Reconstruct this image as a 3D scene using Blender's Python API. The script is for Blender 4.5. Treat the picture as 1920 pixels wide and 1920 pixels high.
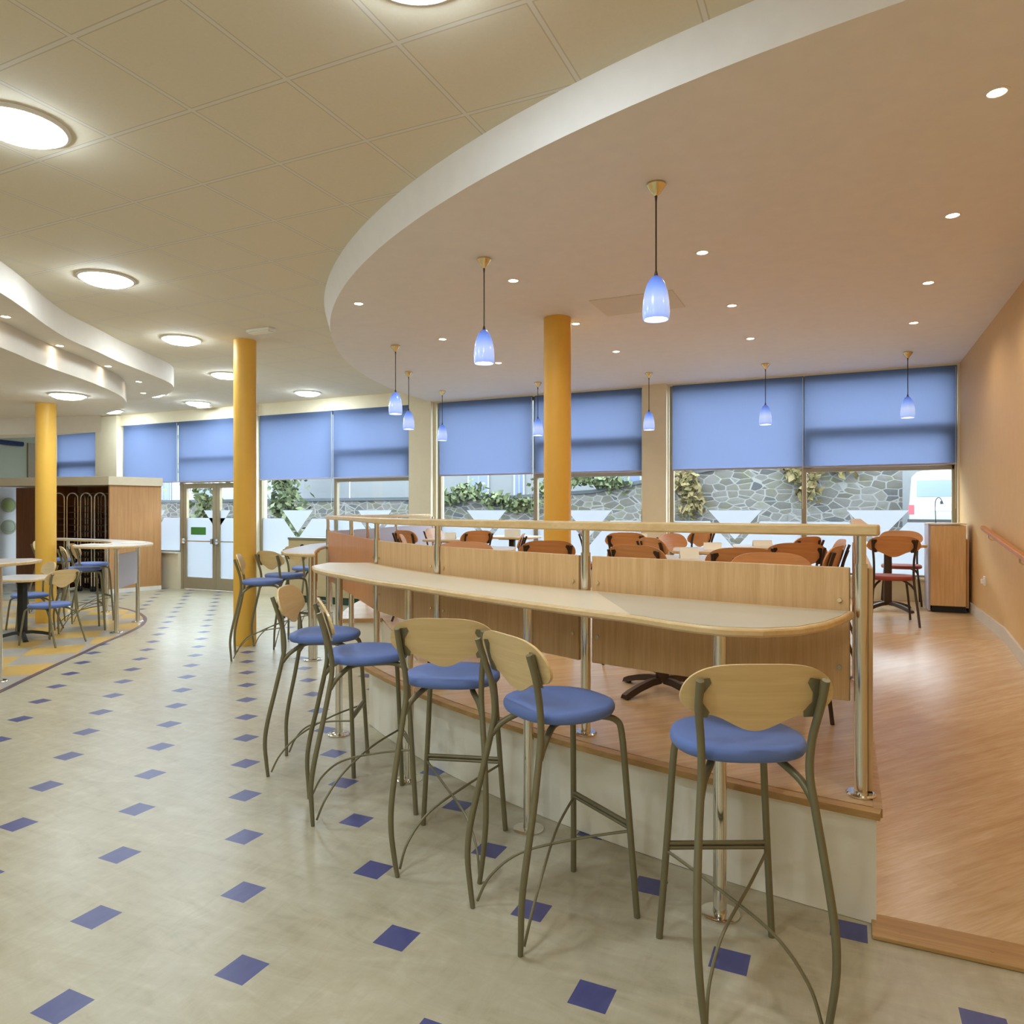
import bpy, bmesh, math, random
from mathutils import Vector, Matrix
random.seed(7)
PI = math.pi
sc = bpy.context.scene
for o in list(bpy.data.objects):
    bpy.data.objects.remove(o)
C = sc.collection

# ------------------------------------------------------------------ camera, world, exposure
F, ANG, EYE = 1347.0, math.radians(24.95), 1.55
cam_d = bpy.data.cameras.new('camera'); cam = bpy.data.objects.new('camera', cam_d); C.objects.link(cam)
cam.location = (0, 0, EYE); cam.rotation_euler = (PI / 2, 0, ANG)
cam_d.sensor_width = 36; cam_d.lens = 36 * F / 1920; cam_d.shift_y = -3.3 / 1920; cam_d.clip_start = 0.05; cam_d.clip_end = 300
sc.camera = cam
W = bpy.data.worlds.new('overcast'); sc.world = W; W.use_nodes = True
bgn = W.node_tree.nodes['Background']; bgn.inputs[0].default_value = (0.80, 0.89, 1.0, 1); bgn.inputs[1].default_value = 7.2
sc.view_settings.view_transform = 'Standard'; sc.view_settings.look = 'None'
sc.view_settings.gamma = 1; sc.view_settings.use_curve_mapping = False
sc.view_settings.exposure = 0.70
cy = sc.cycles
cy.use_adaptive_sampling = True; cy.adaptive_threshold = 0.12
cy.max_bounces = 7; cy.diffuse_bounces = 4; cy.glossy_bounces = 4; cy.transparent_max_bounces = 12; cy.transmission_bounces = 6
cy.caustics_reflective = False; cy.caustics_refractive = False; cy.sample_clamp_indirect = 4.0
cy.use_denoising = True

ZP, ZD, ZC, YW, XR, XL, YB = 0.44, 3.31, 3.51, 10.05, 1.23, -16.0, -4.0
E_BIG, E_DOWN, E_PEND = 44.0, 30.0, 6.0

# ------------------------------------------------------------------ helpers
def lin(r, g, b):
    f = lambda c: (c / 255 / 12.92) if c <= 10 else ((c / 255 + 0.055) / 1.055) ** 2.4
    return (f(r), f(g), f(b), 1)

class N:
    """small node builder"""
    def __init__(s, name):
        s.m = bpy.data.materials.new(name); s.m.use_nodes = True; s.t = s.m.node_tree; s.t.nodes.clear()
        s.out = s.t.nodes.new('ShaderNodeOutputMaterial')
    def n(s, typ, **kw):
        x = s.t.nodes.new('ShaderNode' + typ)
        for k, v in kw.items(): setattr(x, k, v)
        return x
    def l(s, a, b): s.t.links.new(a, b)
    def val(s, sock, v):
        if hasattr(v, 'is_output') or hasattr(v, 'links'): s.l(v, sock)
        else: sock.default_value = v
    def math(s, op, a, b=0.0, c=None):
        x = s.n('Math', operation=op); s.val(x.inputs[0], a); s.val(x.inputs[1], b)
        if c is not None: s.val(x.inputs[2], c)
        return x.outputs[0]
    def mix(s, f, a, b, blend='MIX'):
        x = s.n('Mix', data_type='RGBA', blend_type=blend); s.val(x.inputs[0], f); s.val(x.inputs[6], a); s.val(x.inputs[7], b)
        return x.outputs[2]
    def pos(s):
        g = s.n('NewGeometry'); return g.outputs['Position']
    def obj(s):
        g = s.n('TexCoord'); return g.outputs['Object']
    def mapping(s, v, scale=(1, 1, 1), rot=(0, 0, 0), loc=(0, 0, 0)):
        x = s.n('Mapping'); s.l(v, x.inputs[0]); x.inputs['Scale'].default_value = scale; x.inputs['Rotation'].default_value = rot; x.inputs['Location'].default_value = loc
        return x.outputs[0]
    def noise(s, v, scale, detail=4, rough=.55, dist=0.0):
        x = s.n('TexNoise'); s.l(v, x.inputs['Vector']); x.inputs['Scale'].default_value = scale; x.inputs['Detail'].default_value = detail
        x.inputs['Roughness'].default_value = rough; x.inputs['Distortion'].default_value = dist
        return x.outputs[0]
    def ramp(s, f, stops):
        x = s.n('ValToRGB'); s.l(f, x.inputs[0]); e = x.color_ramp.elements
        e[0].position, e[0].color = stops[0]; e[1].position, e[1].color = stops[-1]
        for p, c in stops[1:-1]:
            q = e.new(p); q.color = c
        return x.outputs[0]
    def sep(s, v):
        x = s.n('SeparateXYZ'); s.l(v, x.inputs[0]); return x.outputs
    def pbr(s, col, rough=.5, metal=0.0, bump=None, bstr=.2, bdist=.002, coat=0.0, spec=.5, sheen=0.0, emis=None, estr=0.0):
        p = s.n('BsdfPrincipled'); s.val(p.inputs['Base Color'], col); s.val(p.inputs['Roughness'], rough); s.val(p.inputs['Metallic'], metal)
        p.inputs['Coat Weight'].default_value = coat; p.inputs['Specular IOR Level'].default_value = spec; p.inputs['Sheen Weight'].default_value = sheen
        if bump is not None:
            b = s.n('Bump'); s.l(bump, b.inputs['Height']); b.inputs['Strength'].default_value = bstr; b.inputs['Distance'].default_value = bdist
            s.l(b.outputs[0], p.inputs['Normal'])
        if emis is not None:
            s.val(p.inputs['Emission Color'], emis); p.inputs['Emission Strength'].default_value = estr
        s.l(p.outputs[0], s.out.inputs[0]); return s.m

M = {}
def plain(name, col, rough=.5, metal=0.0, **kw):
    a = N(name)
    n = a.noise(a.pos(), 9, 3)
    c = a.mix(n, tuple(v * .95 for v in col[:3]) + (1,), tuple(min(1, v * 1.05) for v in col[:3]) + (1,))
    M[name] = a.pbr(c, rough, metal, **kw); return M[name]

def wood(name, c1, c2, axis='z', rough=.35, scale=1.0, coat=0.0, obj=False):
    a = N(name)
    sx = {'x': (1.2, 26, 26), 'y': (26, 1.2, 26), 'z': (26, 26, 1.2)}[axis]
    v = a.mapping(a.obj() if obj else a.pos(), scale=tuple(q * scale for q in sx))
    n1 = a.noise(v, 1.0, 5, .6, .3); n2 = a.noise(v, 5.0, 3, .6)
    f = a.math('ADD', a.math('MULTIPLY', n1, .65), a.math('MULTIPLY', n2, .35))
    col = a.ramp(f, [(.36, c2), (.5, tuple((p + q) / 2 for p, q in zip(c1, c2))), (.62, c1)])
    M[name] = a.pbr(col, rough, 0, bump=f, bstr=.06, bdist=.001, coat=coat); return M[name]

def emit(name, col, strength):
    a = N(name); e = a.n('Emission'); e.inputs[0].default_value = col; e.inputs[1].default_value = strength
    a.l(e.outputs[0], a.out.inputs[0]); M[name] = a.m; return a.m

# --- paints, plaster
plain('wall_cream', lin(232, 222, 194), .7)
plain('wall_ochre', lin(218, 178, 120), .6)
plain('plaster', lin(236, 231, 226), .8)
plain('plaster_left', lin(226, 218, 204), .8)
plain('column_yellow', lin(232, 180, 72), .5)
plain('white_paint', lin(236, 233, 222), .6)
plain('wall_left', lin(172, 180, 160), .7)
plain('wall_left_white', lin(205, 208, 212), .7)
plain('skirting', lin(214, 205, 190), .5)
plain('frame_bronze', lin(158, 146, 122), .45, 0.3)
plain('frame_pink', lin(182, 160, 142), .5)
plain('dark_blue', lin(30, 45, 90), .5)
plain('stool_metal', lin(128, 122, 94), .42, 0.4)
plain('brown_metal', lin(70, 55, 42), .4, 0.4)
plain('black_metal', lin(38, 40, 34), .45, 0.2)
plain('black', lin(18, 17, 16), .6)
plain('card', lin(240, 234, 214), .6)
plain('disc_green', lin(150, 165, 105), .6)
plain('disc_grey', lin(150, 158, 140), .6)
plain('sign_green', lin(70, 135, 62), .6)
plain('dark_green', lin(40, 72, 56), .6)
plain('riser_white', lin(248, 243, 228), .6)
plain('purple_strip', lin(104, 84, 96), .3)
plain('van_white', lin(140, 143, 148), .3)
plain('van_glass', lin(110, 122, 130), .15)
plain('tail_red', lin(190, 60, 70), .3)
plain('tyre', lin(30, 30, 32), .7)
plain('tarmac', lin(84, 86, 88), .9)
plain('render_grey', lin(98, 100, 102), .9)
plain('house_white', lin(128, 130, 134), .9)
plain('roof_slate', lin(52, 57, 62), .8)
plain('win_dark', lin(70, 82, 110), .2)
plain('trunk', lin(85, 75, 60), .9)
plain('socket_white', lin(235, 232, 225), .4)
plain('cream_box', lin(222, 206, 176), .5)
plain('door_bronze', lin(168, 156, 130), .45, 0.25)
plain('station_tan', lin(190, 172, 132), .5)
plain('station_top', lin(120, 118, 104), .5)
plain('lilac_panel', lin(176, 168, 178), .5)
wood('beech_v', lin(224, 186, 136), lin(206, 164, 112), 'z', .38, 1.6)
wood('beech_x', lin(226, 196, 146), lin(210, 176, 122), 'x', .36, 1.0)
wood('beech_dark', lin(206, 138, 76), lin(190, 120, 62), 'z', .4, 1.2)
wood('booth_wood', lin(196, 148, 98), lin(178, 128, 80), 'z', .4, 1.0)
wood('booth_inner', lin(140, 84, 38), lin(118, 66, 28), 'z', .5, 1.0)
wood('ply', lin(232, 204, 150), lin(218, 186, 130), 'x', .35, .7, coat=.2, obj=True)
wood('ply_red', lin(212, 150, 92), lin(194, 130, 74), 'x', .35, .7, coat=.2, obj=True)
wood('nosing', lin(196, 156, 100), lin(172, 132, 78), 'x', .45, 1.0)

a = N('chrome'); M['chrome'] = a.pbr((.78, .76, .70, 1), .12, 1.0)
a = N('brass'); M['brass'] = a.pbr((.80, .66, .38, 1), .2, 1.0)

# seat fabrics
def fabric(name, c1, c2):
    a = N(name); o = a.obj(); n = a.noise(o, 260, 2); n2 = a.noise(o, 7, 3)
    col = a.mix(n2, c1, c2)
    M[name] = a.pbr(col, .75, 0, bump=n, bstr=.25, bdist=.001, sheen=.15)
fabric('seat_blue', lin(88, 112, 176), lin(104, 128, 188))
fabric('seat_red', lin(150, 62, 44), lin(166, 76, 54))

# laminate tops
def laminate(name, base, rough=.3):
    a = N(name); n = a.noise(a.pos(), 420, 2); col = a.mix(n, tuple(v * .86 for v in base[:3]) + (1,), tuple(min(1, v * 1.1) for v in base[:3]) + (1,))
    M[name] = a.pbr(col, rough)
laminate('laminate_pale', lin(228, 218, 194), .3)
laminate('laminate_grey', lin(196, 190, 172), .3)
laminate('laminate_lilac', lin(206, 200, 196), .3)

# marbled sheet floor with blue diamond insets (their own colour lies in the floor)
a = N('marbled_floor')
P = a.pos(); x, y, z = a.sep(P)
v1 = a.mapping(P, scale=(1.0, 3.2, 1), rot=(0, 0, .5)); v2 = a.mapping(P, scale=(3.0, 1.0, 1), rot=(0, 0, -.3))
n1 = a.noise(v1, 2.6, 8, .62, 1.6); n2 = a.noise(v2, 5.0, 8, .65, 1.2); n3 = a.noise(P, .5, 2)
f = a.math('ADD', a.math('MULTIPLY', n1, .5), a.math('ADD', a.math('MULTIPLY', n2, .35), a.math('MULTIPLY', n3, .15)))
base = a.ramp(f, [(.34, lin(164, 156, 130)), (.46, lin(180, 172, 146)), (.54, lin(186, 179, 154)), (.68, lin(200, 194, 172))])
S_, OX, OY = .3713, .008, -.042
u = a.math('DIVIDE', a.math('SUBTRACT', x, OX), S_); v = a.math('DIVIDE', a.math('SUBTRACT', y, OY), S_)
aa = a.math('MULTIPLY', a.math('ADD', u, v), .5); bb = a.math('MULTIPLY', a.math('SUBTRACT', u, v), .5)
fa = a.math('SUBTRACT', aa, a.math('ROUND', aa)); fb = a.math('SUBTRACT', bb, a.math('ROUND', bb))
du = a.math('ABSOLUTE', a.math('ADD', fa, fb)); dv = a.math('ABSOLUTE', a.math('SUBTRACT', fa, fb))
mask = a.math('LESS_THAN', a.math('MAXIMUM', du, dv), .0625 / S_)
blue = a.mix(n2, lin(62, 66, 118), lin(92, 96, 146))
col = a.mix(mask, base, blue)
M['marbled_floor'] = a.pbr(col, .31, 0, spec=.36)

# coloured chequer floor of the left seating zone
a = N('chequer_floor'); P = a.pos()
mp = a.mapping(P, scale=(1, 1, 1), rot=(0, 0, PI / 4), loc=(.1, .2, 0)); x, y, z = a.sep(mp)
cx = a.math('FLOOR', a.math('DIVIDE', x, .52)); cyy = a.math('FLOOR', a.math('DIVIDE', y, .52))
ch = a.math('MODULO', a.math('ABSOLUTE', a.math('ADD', cx, cyy)), 2)
n = a.noise(P, 4, 6, .6, 1)
yel = a.mix(n, lin(206, 164, 84), lin(226, 192, 116)); gry = a.mix(n, lin(168, 162, 156), lin(190, 184, 170))
M['chequer_floor'] = a.pbr(a.mix(ch, yel, gry), .28)

# plank laminate floor of the raised deck, boards run along x
a = N('wood_floor'); P = a.pos(); PR_ = a.mapping(P, rot=(0, 0, -PI / 4)); x, y, z = a.sep(PR_)
row = a.math('FLOOR', a.math('DIVIDE', y, .19)); off = a.math('FRACT', a.math('MULTIPLY', a.math('SINE', a.math('MULTIPLY', row, 12.9898)), 43758.5))
seg = a.math('FLOOR', a.math('ADD', a.math('DIVIDE', x, 1.25), off))
wn = a.n('TexWhiteNoise', noise_dimensions='2D'); cb = a.n('CombineXYZ'); a.l(row, cb.inputs[0]); a.l(seg, cb.inputs[1]); a.l(cb.outputs[0], wn.inputs['Vector'])
mv = a.mapping(PR_, scale=(1.3, 22, 22)); g1 = a.noise(mv, 1, 6, .62, .5); g2 = a.noise(mv, 4.5, 3, .6)
gf = a.math('ADD', a.math('MULTIPLY', g1, .6), a.math('MULTIPLY', g2, .4))
c = a.ramp(gf, [(.34, lin(200, 166, 124)), (.5, lin(213, 182, 140)), (.66, lin(226, 200, 160))])
c = a.mix(a.math('MULTIPLY', wn.outputs[0], .28), c, lin(186, 148, 104))
M['wood_floor'] = a.pbr(c, .26, 0, bump=gf, bstr=.03, bdist=.001)

# suspended ceiling with 0.6 m grid
a = N('ceiling_tiles'); P = a.pos(); x, y, z = a.sep(P)
def gridd(c, o):
    q = a.math('DIVIDE', a.math('SUBTRACT', c, o), .6); fr = a.math('SUBTRACT', q, a.math('ROUND', q)); return a.math('MULTIPLY', a.math('ABSOLUTE', fr), .6)
gx, gy = gridd(x, .0918), gridd(y, .1298); gmin = a.math('MINIMUM', gx, gy)
tee = a.math('LESS_THAN', gmin, .010); edge = a.math('LESS_THAN', gmin, .016)
nn = a.noise(P, 55, 4, .7); tile = a.mix(nn, lin(224, 214, 190), lin(236, 226, 204))
c = a.mix(edge, tile, lin(206, 195, 170)); c = a.mix(tee, c, lin(232, 225, 212))
hgt = a.math('SUBTRACT', a.math('MULTIPLY', nn, .3), a.math('MULTIPLY', edge, .4))
M['ceiling_tiles'] = a.pbr(c, .85, 0, bump=hgt, bstr=.3, bdist=.003)

# glass, film, blind
a = N('window_glass'); tr = a.n('BsdfTransparent'); tr.inputs[0].default_value = (.93, .97, .96, 1); gl = a.n('BsdfGlossy'); gl.inputs['Roughness'].default_value = .02
geo = a.n('NewGeometry'); dt = a.n('VectorMath', operation='DOT_PRODUCT'); a.l(geo.outputs['Normal'], dt.inputs[0]); a.l(geo.outputs['Incoming'], dt.inputs[1])
sch = a.math('ADD', .03, a.math('MULTIPLY', .6, a.math('POWER', a.math('SUBTRACT', 1.0, a.math('ABSOLUTE', dt.outputs['Value'])), 5))); mx = a.n('MixShader'); a.l(sch, mx.inputs[0]); a.l(tr.outputs[0], mx.inputs[1]); a.l(gl.outputs[0], mx.inputs[2]); a.l(mx.outputs[0], a.out.inputs[0]); M['window_glass'] = a.m
def translucent(name, tcol, dcol, f, weave=0):
    a = N(name); t = a.n('BsdfTranslucent'); d = a.n('BsdfDiffuse'); mx = a.n('MixShader'); mx.inputs[0].default_value = f
    if weave:
        n = a.noise(a.mapping(a.pos(), scale=(70, 70, 5)), 1, 3); tc = a.mix(n, tuple(q * .93 for q in tcol[:3]) + (1,), tcol); a.l(tc, t.inputs[0])
    else: t.inputs[0].default_value = tcol
    d.inputs[0].default_value = dcol
    a.l(d.outputs[0], mx.inputs[1]); a.l(t.outputs[0], mx.inputs[2]); a.l(mx.outputs[0], a.out.inputs[0]); M[name] = a.m
translucent('frosted_film', (.30, .32, .36, 1), (.74, .78, .84, 1), .62)
translucent('blind_blue', (.135, .165, .275, 1), (.24, .34, .60, 1), .70, 1)

# lamps
emit('big_lamp', (.82, .95, 1.05, 1), E_BIG)
emit('down_lamp', (1.0, .86, .66, 1), E_DOWN)
emit('pend_lamp', (1.0, .90, .76, 1), E_PEND)
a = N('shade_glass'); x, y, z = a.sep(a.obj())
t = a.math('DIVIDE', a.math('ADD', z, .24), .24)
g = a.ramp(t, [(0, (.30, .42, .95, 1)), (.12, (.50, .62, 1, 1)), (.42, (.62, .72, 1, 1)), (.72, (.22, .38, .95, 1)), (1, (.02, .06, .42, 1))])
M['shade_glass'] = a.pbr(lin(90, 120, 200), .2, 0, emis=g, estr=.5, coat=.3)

# stone wall outside
a = N('stone'); P = a.pos(); mp = a.mapping(P, scale=(1, 1, 1.9)); vo = a.n('TexVoronoi', feature='F1'); a.l(mp, vo.inputs['Vector']); vo.inputs['Scale'].default_value = 2.6
ve = a.n('TexVoronoi', feature='DISTANCE_TO_EDGE'); a.l(mp, ve.inputs['Vector']); ve.inputs['Scale'].default_value = 2.6
n = a.noise(P, 2.2, 5); n6 = a.noise(P, 12, 4)
sp = a.sep(vo.outputs['Color']); stone = a.ramp(sp[0], [(0, lin(50, 52, 57)), (.35, lin(80, 76, 68)), (.6, lin(98, 95, 92)), (1, lin(64, 60, 55))])
stone = a.mix(a.math('MULTIPLY', n6, .5), stone, lin(40, 40, 44))
moss = a.ramp(n, [(.52, (0, 0, 0, 1)), (.64, (1, 1, 1, 1))]); stone = a.mix(a.math('MULTIPLY', moss, .55), stone, lin(68, 68, 40))
mort = a.math('LESS_THAN', ve.outputs['Distance'], .045); stone = a.mix(mort, stone, lin(104, 102, 100))
M['stone'] = a.pbr(stone, .9, 0, bump=ve.outputs['Distance'], bstr=.6, bdist=.03)
a = N('leaves'); n = a.noise(a.pos(), 5, 3); c = a.ramp(n, [(.35, lin(48, 60, 34)), (.5, lin(74, 84, 52)), (.66, lin(104, 108, 72))]); M['leaves'] = a.pbr(c, .7)
a = N('autumn_leaves'); n = a.noise(a.pos(), 6, 3); c = a.ramp(n, [(.35, lin(62, 60, 34)), (.5, lin(100, 88, 46)), (.66, lin(108, 92, 66))]); M['autumn_leaves'] = a.pbr(c, .8)

# ------------------------------------------------------------------ mesh building
class MB:
    def __init__(s): s.b = bmesh.new()
    def box(s, c, d, rz=0.0, rx=0.0, ry=0.0, bev=0.0):
        r = bmesh.ops.create_cube(s.b, size=1.0)
        vs = r['verts']; m = Matrix.Translation(Vector(c)) @ Matrix.Rotation(rz, 4, 'Z') @ Matrix.Rotation(ry, 4, 'Y') @ Matrix.Rotation(rx, 4, 'X') @ Matrix.Diagonal((d[0], d[1], d[2], 1))
        bmesh.ops.transform(s.b, matrix=m, verts=vs)
        if bev:
            es = list({e for v_ in vs for e in v_.link_edges})
            bmesh.ops.bevel(s.b, geom=es, offset=bev, segments=2, affect='EDGES', profile=.5)
        return s
    def b2(s, x0, x1, y0, y1, z0, z1, bev=0.0):
        return s.box(((x0 + x1) / 2, (y0 + y1) / 2, (z0 + z1) / 2), (abs(x1 - x0), abs(y1 - y0), abs(z1 - z0)), bev=bev)
    def tube(s, pts, r, seg=10, caps=True):
        pts = [Vector(p) for p in pts]; n = len(pts); rr = r if isinstance(r, (list, tuple)) else [r] * n
        rings = []; up = None
        for i in range(n):
            t = (pts[min(i + 1, n - 1)] - pts[max(i - 1, 0)]).normalized()
            if up is None:
                up = Vector((0, 0, 1)) if abs(t.z) < .9 else Vector((1, 0, 0))
            s1 = t.cross(up).normalized(); up = s1.cross(t).normalized()
            rings.append([s.b.verts.new(pts[i] + (s1 * math.cos(2 * PI * k / seg) + up * math.sin(2 * PI * k / seg)) * rr[i]) for k in range(seg)])
        for i in range(n - 1):
            for k in range(seg):
                s.b.faces.new((rings[i][k], rings[i][(k + 1) % seg], rings[i + 1][(k + 1) % seg], rings[i + 1][k]))
        if caps:
            s.b.faces.new(rings[0][::-1]); s.b.faces.new(rings[-1])
        return s
    def lathe(s, prof, c=(0, 0, 0), seg=24):
        rings = []
        for (r, z) in prof:
            if r < 1e-6: rings.append([s.b.verts.new((c[0], c[1], c[2] + z))])
            else: rings.append([s.b.verts.new((c[0] + r * math.cos(2 * PI * k / seg), c[1] + r * math.sin(2 * PI * k / seg), c[2] + z)) for k in range(seg)])
        for A, B in zip(rings, rings[1:]):
            for k in range(seg):
                k2 = (k + 1) % seg
                if len(A) == 1 and len(B) == 1: continue
                if len(A) == 1: s.b.faces.new((A[0], B[k], B[k2]))
                elif len(B) == 1: s.b.faces.new((A[k], B[0], A[k2]))
                else: s.b.faces.new((A[k], B[k], B[k2], A[k2]))
        return s
    def prism(s, poly, z0, z1, zf=None):
        """closed vertical prism over a plan polygon"""
        lo = [s.b.verts.new((p[0], p[1], z0)) for p in poly]; hi = [s.b.verts.new((p[0], p[1], z1 if zf is None else zf(p))) for p in poly]
        n = len(poly)
        for i in range(n): s.b.faces.new((lo[i], lo[(i + 1) % n], hi[(i + 1) % n], hi[i]))
        s.b.faces.new(lo[::-1]); s.b.faces.new(hi); return s
    def wallpoly(s, poly, y0, y1):
        """prism over an x,z polygon, thick in y"""
        A = [s.b.verts.new((p[0], y0, p[1])) for p in poly]; B = [s.b.verts.new((p[0], y1, p[1])) for p in poly]; n = len(poly)
        for i in range(n): s.b.faces.new((A[i], B[i], B[(i + 1) % n], A[(i + 1) % n]))
        s.b.faces.new(A); s.b.faces.new(B[::-1]); return s
    def sheet(s, poly, y):
        s.b.faces.new([s.b.verts.new((p[0], y, p[1])) for p in poly]); return s
    def obj(s, name, mat, parent=None, smooth=30, bevel=0.0):
        b = s.b; bmesh.ops.recalc_face_normals(b, faces=b.faces)
        me = bpy.data.meshes.new(name); 
        for f in b.faces: f.smooth = bool(smooth)
        b.to_mesh(me); b.free()
        if smooth: me.set_sharp_from_angle(angle=math.radians(smooth))
        me.materials.append(M[mat] if isinstance(mat, str) else mat)
        o = bpy.data.objects.new(name, me); C.objects.link(o)
        if parent is not None: o.parent = parent
        if bevel:
            md = o.modifiers.new('bevel', 'BEVEL'); md.width = bevel; md.segments = 2; md.limit_method = 'ANGLE'; md.angle_limit = math.radians(40)
        return o

def spline(pts, n=6):
    P = [Vector(p) for p in pts]; out = []
    for i in range(len(P) - 1):
        p0, p1, p2, p3 = P[max(i - 1, 0)], P[i], P[i + 1], P[min(i + 2, len(P) - 1)]
        for k in range(n):
            t = k / n
            out.append(.5 * ((2 * p1) + (p2 - p0) * t + (2 * p0 - 5 * p1 + 4 * p2 - p3) * t * t + (3 * p1 - p0 - 3 * p2 + p3) * t ** 3))
    out.append(P[-1]); return out

def struct(o): o['kind'] = 'structure'; return o
def tag(o, label, cat, group=None, kind=None):
    o['label'] = label; o['category'] = cat
    if group: o['group'] = group
    if kind: o['kind'] = kind
    return o
def thing(name, label, cat, loc=(0, 0, 0), rz=0.0, group=None):
    o = bpy.data.objects.new(name, None); C.objects.link(o); o.location = loc; o.rotation_euler = (0, 0, rz); o.empty_display_size = .1
    return tag(o, label, cat, group)
def dup(root, loc, rz, label=None, group=None):
    r = root.copy(); C.objects.link(r); r.location = loc; r.rotation_euler = (0, 0, rz)
    if label: r['label'] = label
    if group: r['group'] = group
    for ch in list(root.children):
        c = ch.copy(); C.objects.link(c); c.parent = r
        for g in ch.children:
            d = g.copy(); C.objects.link(d); d.parent = c
    return r

def arc(cx, cy, r, a0, a1, n):
    return [(cx + r * math.cos(math.radians(a0 + (a1 - a0) * i / n)), cy + r * math.sin(math.radians(a0 + (a1 - a0) * i / n))) for i in range(n + 1)]
def ang(p, c): return math.degrees(math.atan2(p[1] - c[1], p[0] - c[0])) % 360
PC, PR = (.91, 9.8), 6.84          # centre and radius of the curved deck front
def pol(r, deg): return (PC[0] + r * math.cos(math.radians(deg)), PC[1] + r * math.sin(math.radians(deg)))

# ------------------------------------------------------------------ setting: floor, deck, ramp, walls, ceilings
struct(MB().b2(XL - .1, XR + .1, YB - .1, YW + .25, -.12, 0).obj('floor', 'marbled_floor', smooth=0))
a0, a1 = ang((.10, 2.99), PC), 180 + 0.0
an1, an2 = ang((-3.15, 4.26), PC), ang((-4.66, 5.93), PC)          # the notch with the low step
out1 = arc(*PC, PR, a0, an1, 14); notch = [(-2.86, 4.52), (-4.33, 6.14)]; out2 = arc(*PC, PR, an2, 178, 14)
deckpoly = out1 + notch + out2 + [(-5.93, YW), (XR, YW), (XR, 7.3), (.10, 7.3)]
struct(MB().prism(deckpoly, 0.002, ZP - .02).obj('floor_platform_base', 'riser_white', smooth=0))
struct(MB().prism(deckpoly, ZP - .02, ZP).obj('floor_platform', 'wood_floor', smooth=0))
# nosing strip along the curved front, the right edge and the notch
nb = MB()
def strip(pts, w, z0, z1, side=1):
    n = len(pts); L = []
    for i in range(n):
        t = (Vector(pts[min(i + 1, n - 1)]) - Vector(pts[max(i - 1, 0)])).normalized(); L.append(Vector(pts[i]) + Vector((-t.y, t.x)) * w * side)
    for i in range(n - 1):
        q = [pts[i], pts[i + 1], L[i + 1], L[i]]; nb.prism([(p[0], p[1]) for p in q], z0, z1)
edge = [(p[0], p[1]) for p in arc(*PC, PR + .022, a0 + .15, an1, 14)]
strip([(q[0], q[1]) for q in edge], .05, ZP - .022, ZP + .004, 1 if True else -1)
o = nb.obj('trim_1', 'nosing', smooth=0); struct(o)
nb = MB(); strip([(.122, 2.99), (.122, 7.28)], .03, ZP - .03, ZP + .004, 1); struct(nb.obj('trim_2', 'nosing', smooth=0))
nb = MB(); strip([(-4.64, 5.90), (-4.31, 6.11)], .03, ZP - .035, ZP + .004, 1); struct(nb.obj('trim_3', 'nosing', smooth=0))
# ramp with flat threshold board
rp = MB(); rp.prism([(.10, 3.05), (XR, 3.05), (XR, 7.3), (.10, 7.3)], -.01, 0, zf=lambda p: .012 if p[1] < 4 else ZP - .001)
struct(rp.obj('floor_ramp', 'wood_floor', smooth=0))
tb = MB().b2(.085, XR, 2.90, 3.06, .001, .018, bev=.004)
tb.lathe([(0, .0195), (.006, .0195), (.006, .015)], (.18, 2.96, 0), 10); tb.lathe([(0, .0195), (.006, .0195), (.006, .015)], (.46, 2.965, 0), 10); tb.lathe([(0, .0195), (.006, .0195), (.006, .015)], (.8, 2.965, 0), 10)
struct(tb.obj('trim_4', 'nosing', smooth=0))
# walls
struct(MB().b2(XR, XR + .2, YB, YW + .25, 0, ZC + .1).obj('wall_right', 'wall_ochre', smooth=0))
struct(MB().b2(XL - .2, XL, YB, YW + .25, 0, ZC + .1).obj('wall_left', 'wall_left', smooth=0))
struct(MB().b2(XL - .2, XR + .2, YB - .2, YB, 0, ZC + .1).obj('wall_behind', 'wall_cream', smooth=0))
sk = MB()
for (p, q) in (((2.95, 0), (7.3, ZP)), ((7.3, ZP), (YW - .12, ZP))):
    sk.b.faces.ensure_lookup_table(); h = .11
    A = [sk.b.verts.new((XR - .018, p[0], p[1] + .0)), sk.b.verts.new((XR - .018, q[0], q[1] + .0)), sk.b.verts.new((XR - .018, q[0], q[1] + h)), sk.b.verts.new((XR - .018, p[0], p[1] + h))]
    B = [sk.b.verts.new((XR, v_.co.y, v_.co.z)) for v_ in A]
    sk.b.faces.new(A); sk.b.faces.new(B[::-1])
    for i in range(4): sk.b.faces.new((A[i], A[(i + 1) % 4], B[(i + 1) % 4], B[i]))
struct(sk.obj('baseboard_right', 'skirting', smooth=0))

# window wall: sill, lintel, piers
bays = [(-2.25, 1.21, -.50), (-6.03, -2.61, -4.31), (-9.87, -6.50, -8.12), (-13.60, -10.12, -11.92), (-15.69, -14.26, None)]
wl = MB()
wl.b2(XL, XR, YW, YW + .25, 3.29, ZC + .1)
segs = [(-11.92, XR)]
wl.b2(-10.12, XR, YW, YW + .25, 0, .70); wl.b2(XL, -11.92, YW, YW + .25, 0, .70)
for x0, x1 in ((XL, -15.69), (-14.26, -13.60), (-10.12, -9.87), (-6.50, -6.03), (-2.61, -2.25)):
    wl.b2(x0, x1, YW, YW + .25, .70, 3.29)
wl.b2(1.21, XR, YW, YW + .25, .70, 3.29)
struct(wl.obj('wall_window', 'wall_cream', smooth=0))
for i, (x0, x1) in enumerate(((-14.26, -13.60), (-10.12, -9.87), (-6.50, -6.08), (-2.61, -2.27))):
    struct(MB().b2(x0, x1, YW - .09, YW, 0 if x0 < -7 else ZP, ZD if x0 > -7 else 3.5).obj('wall_pier', 'wall_cream', smooth=0))

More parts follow.
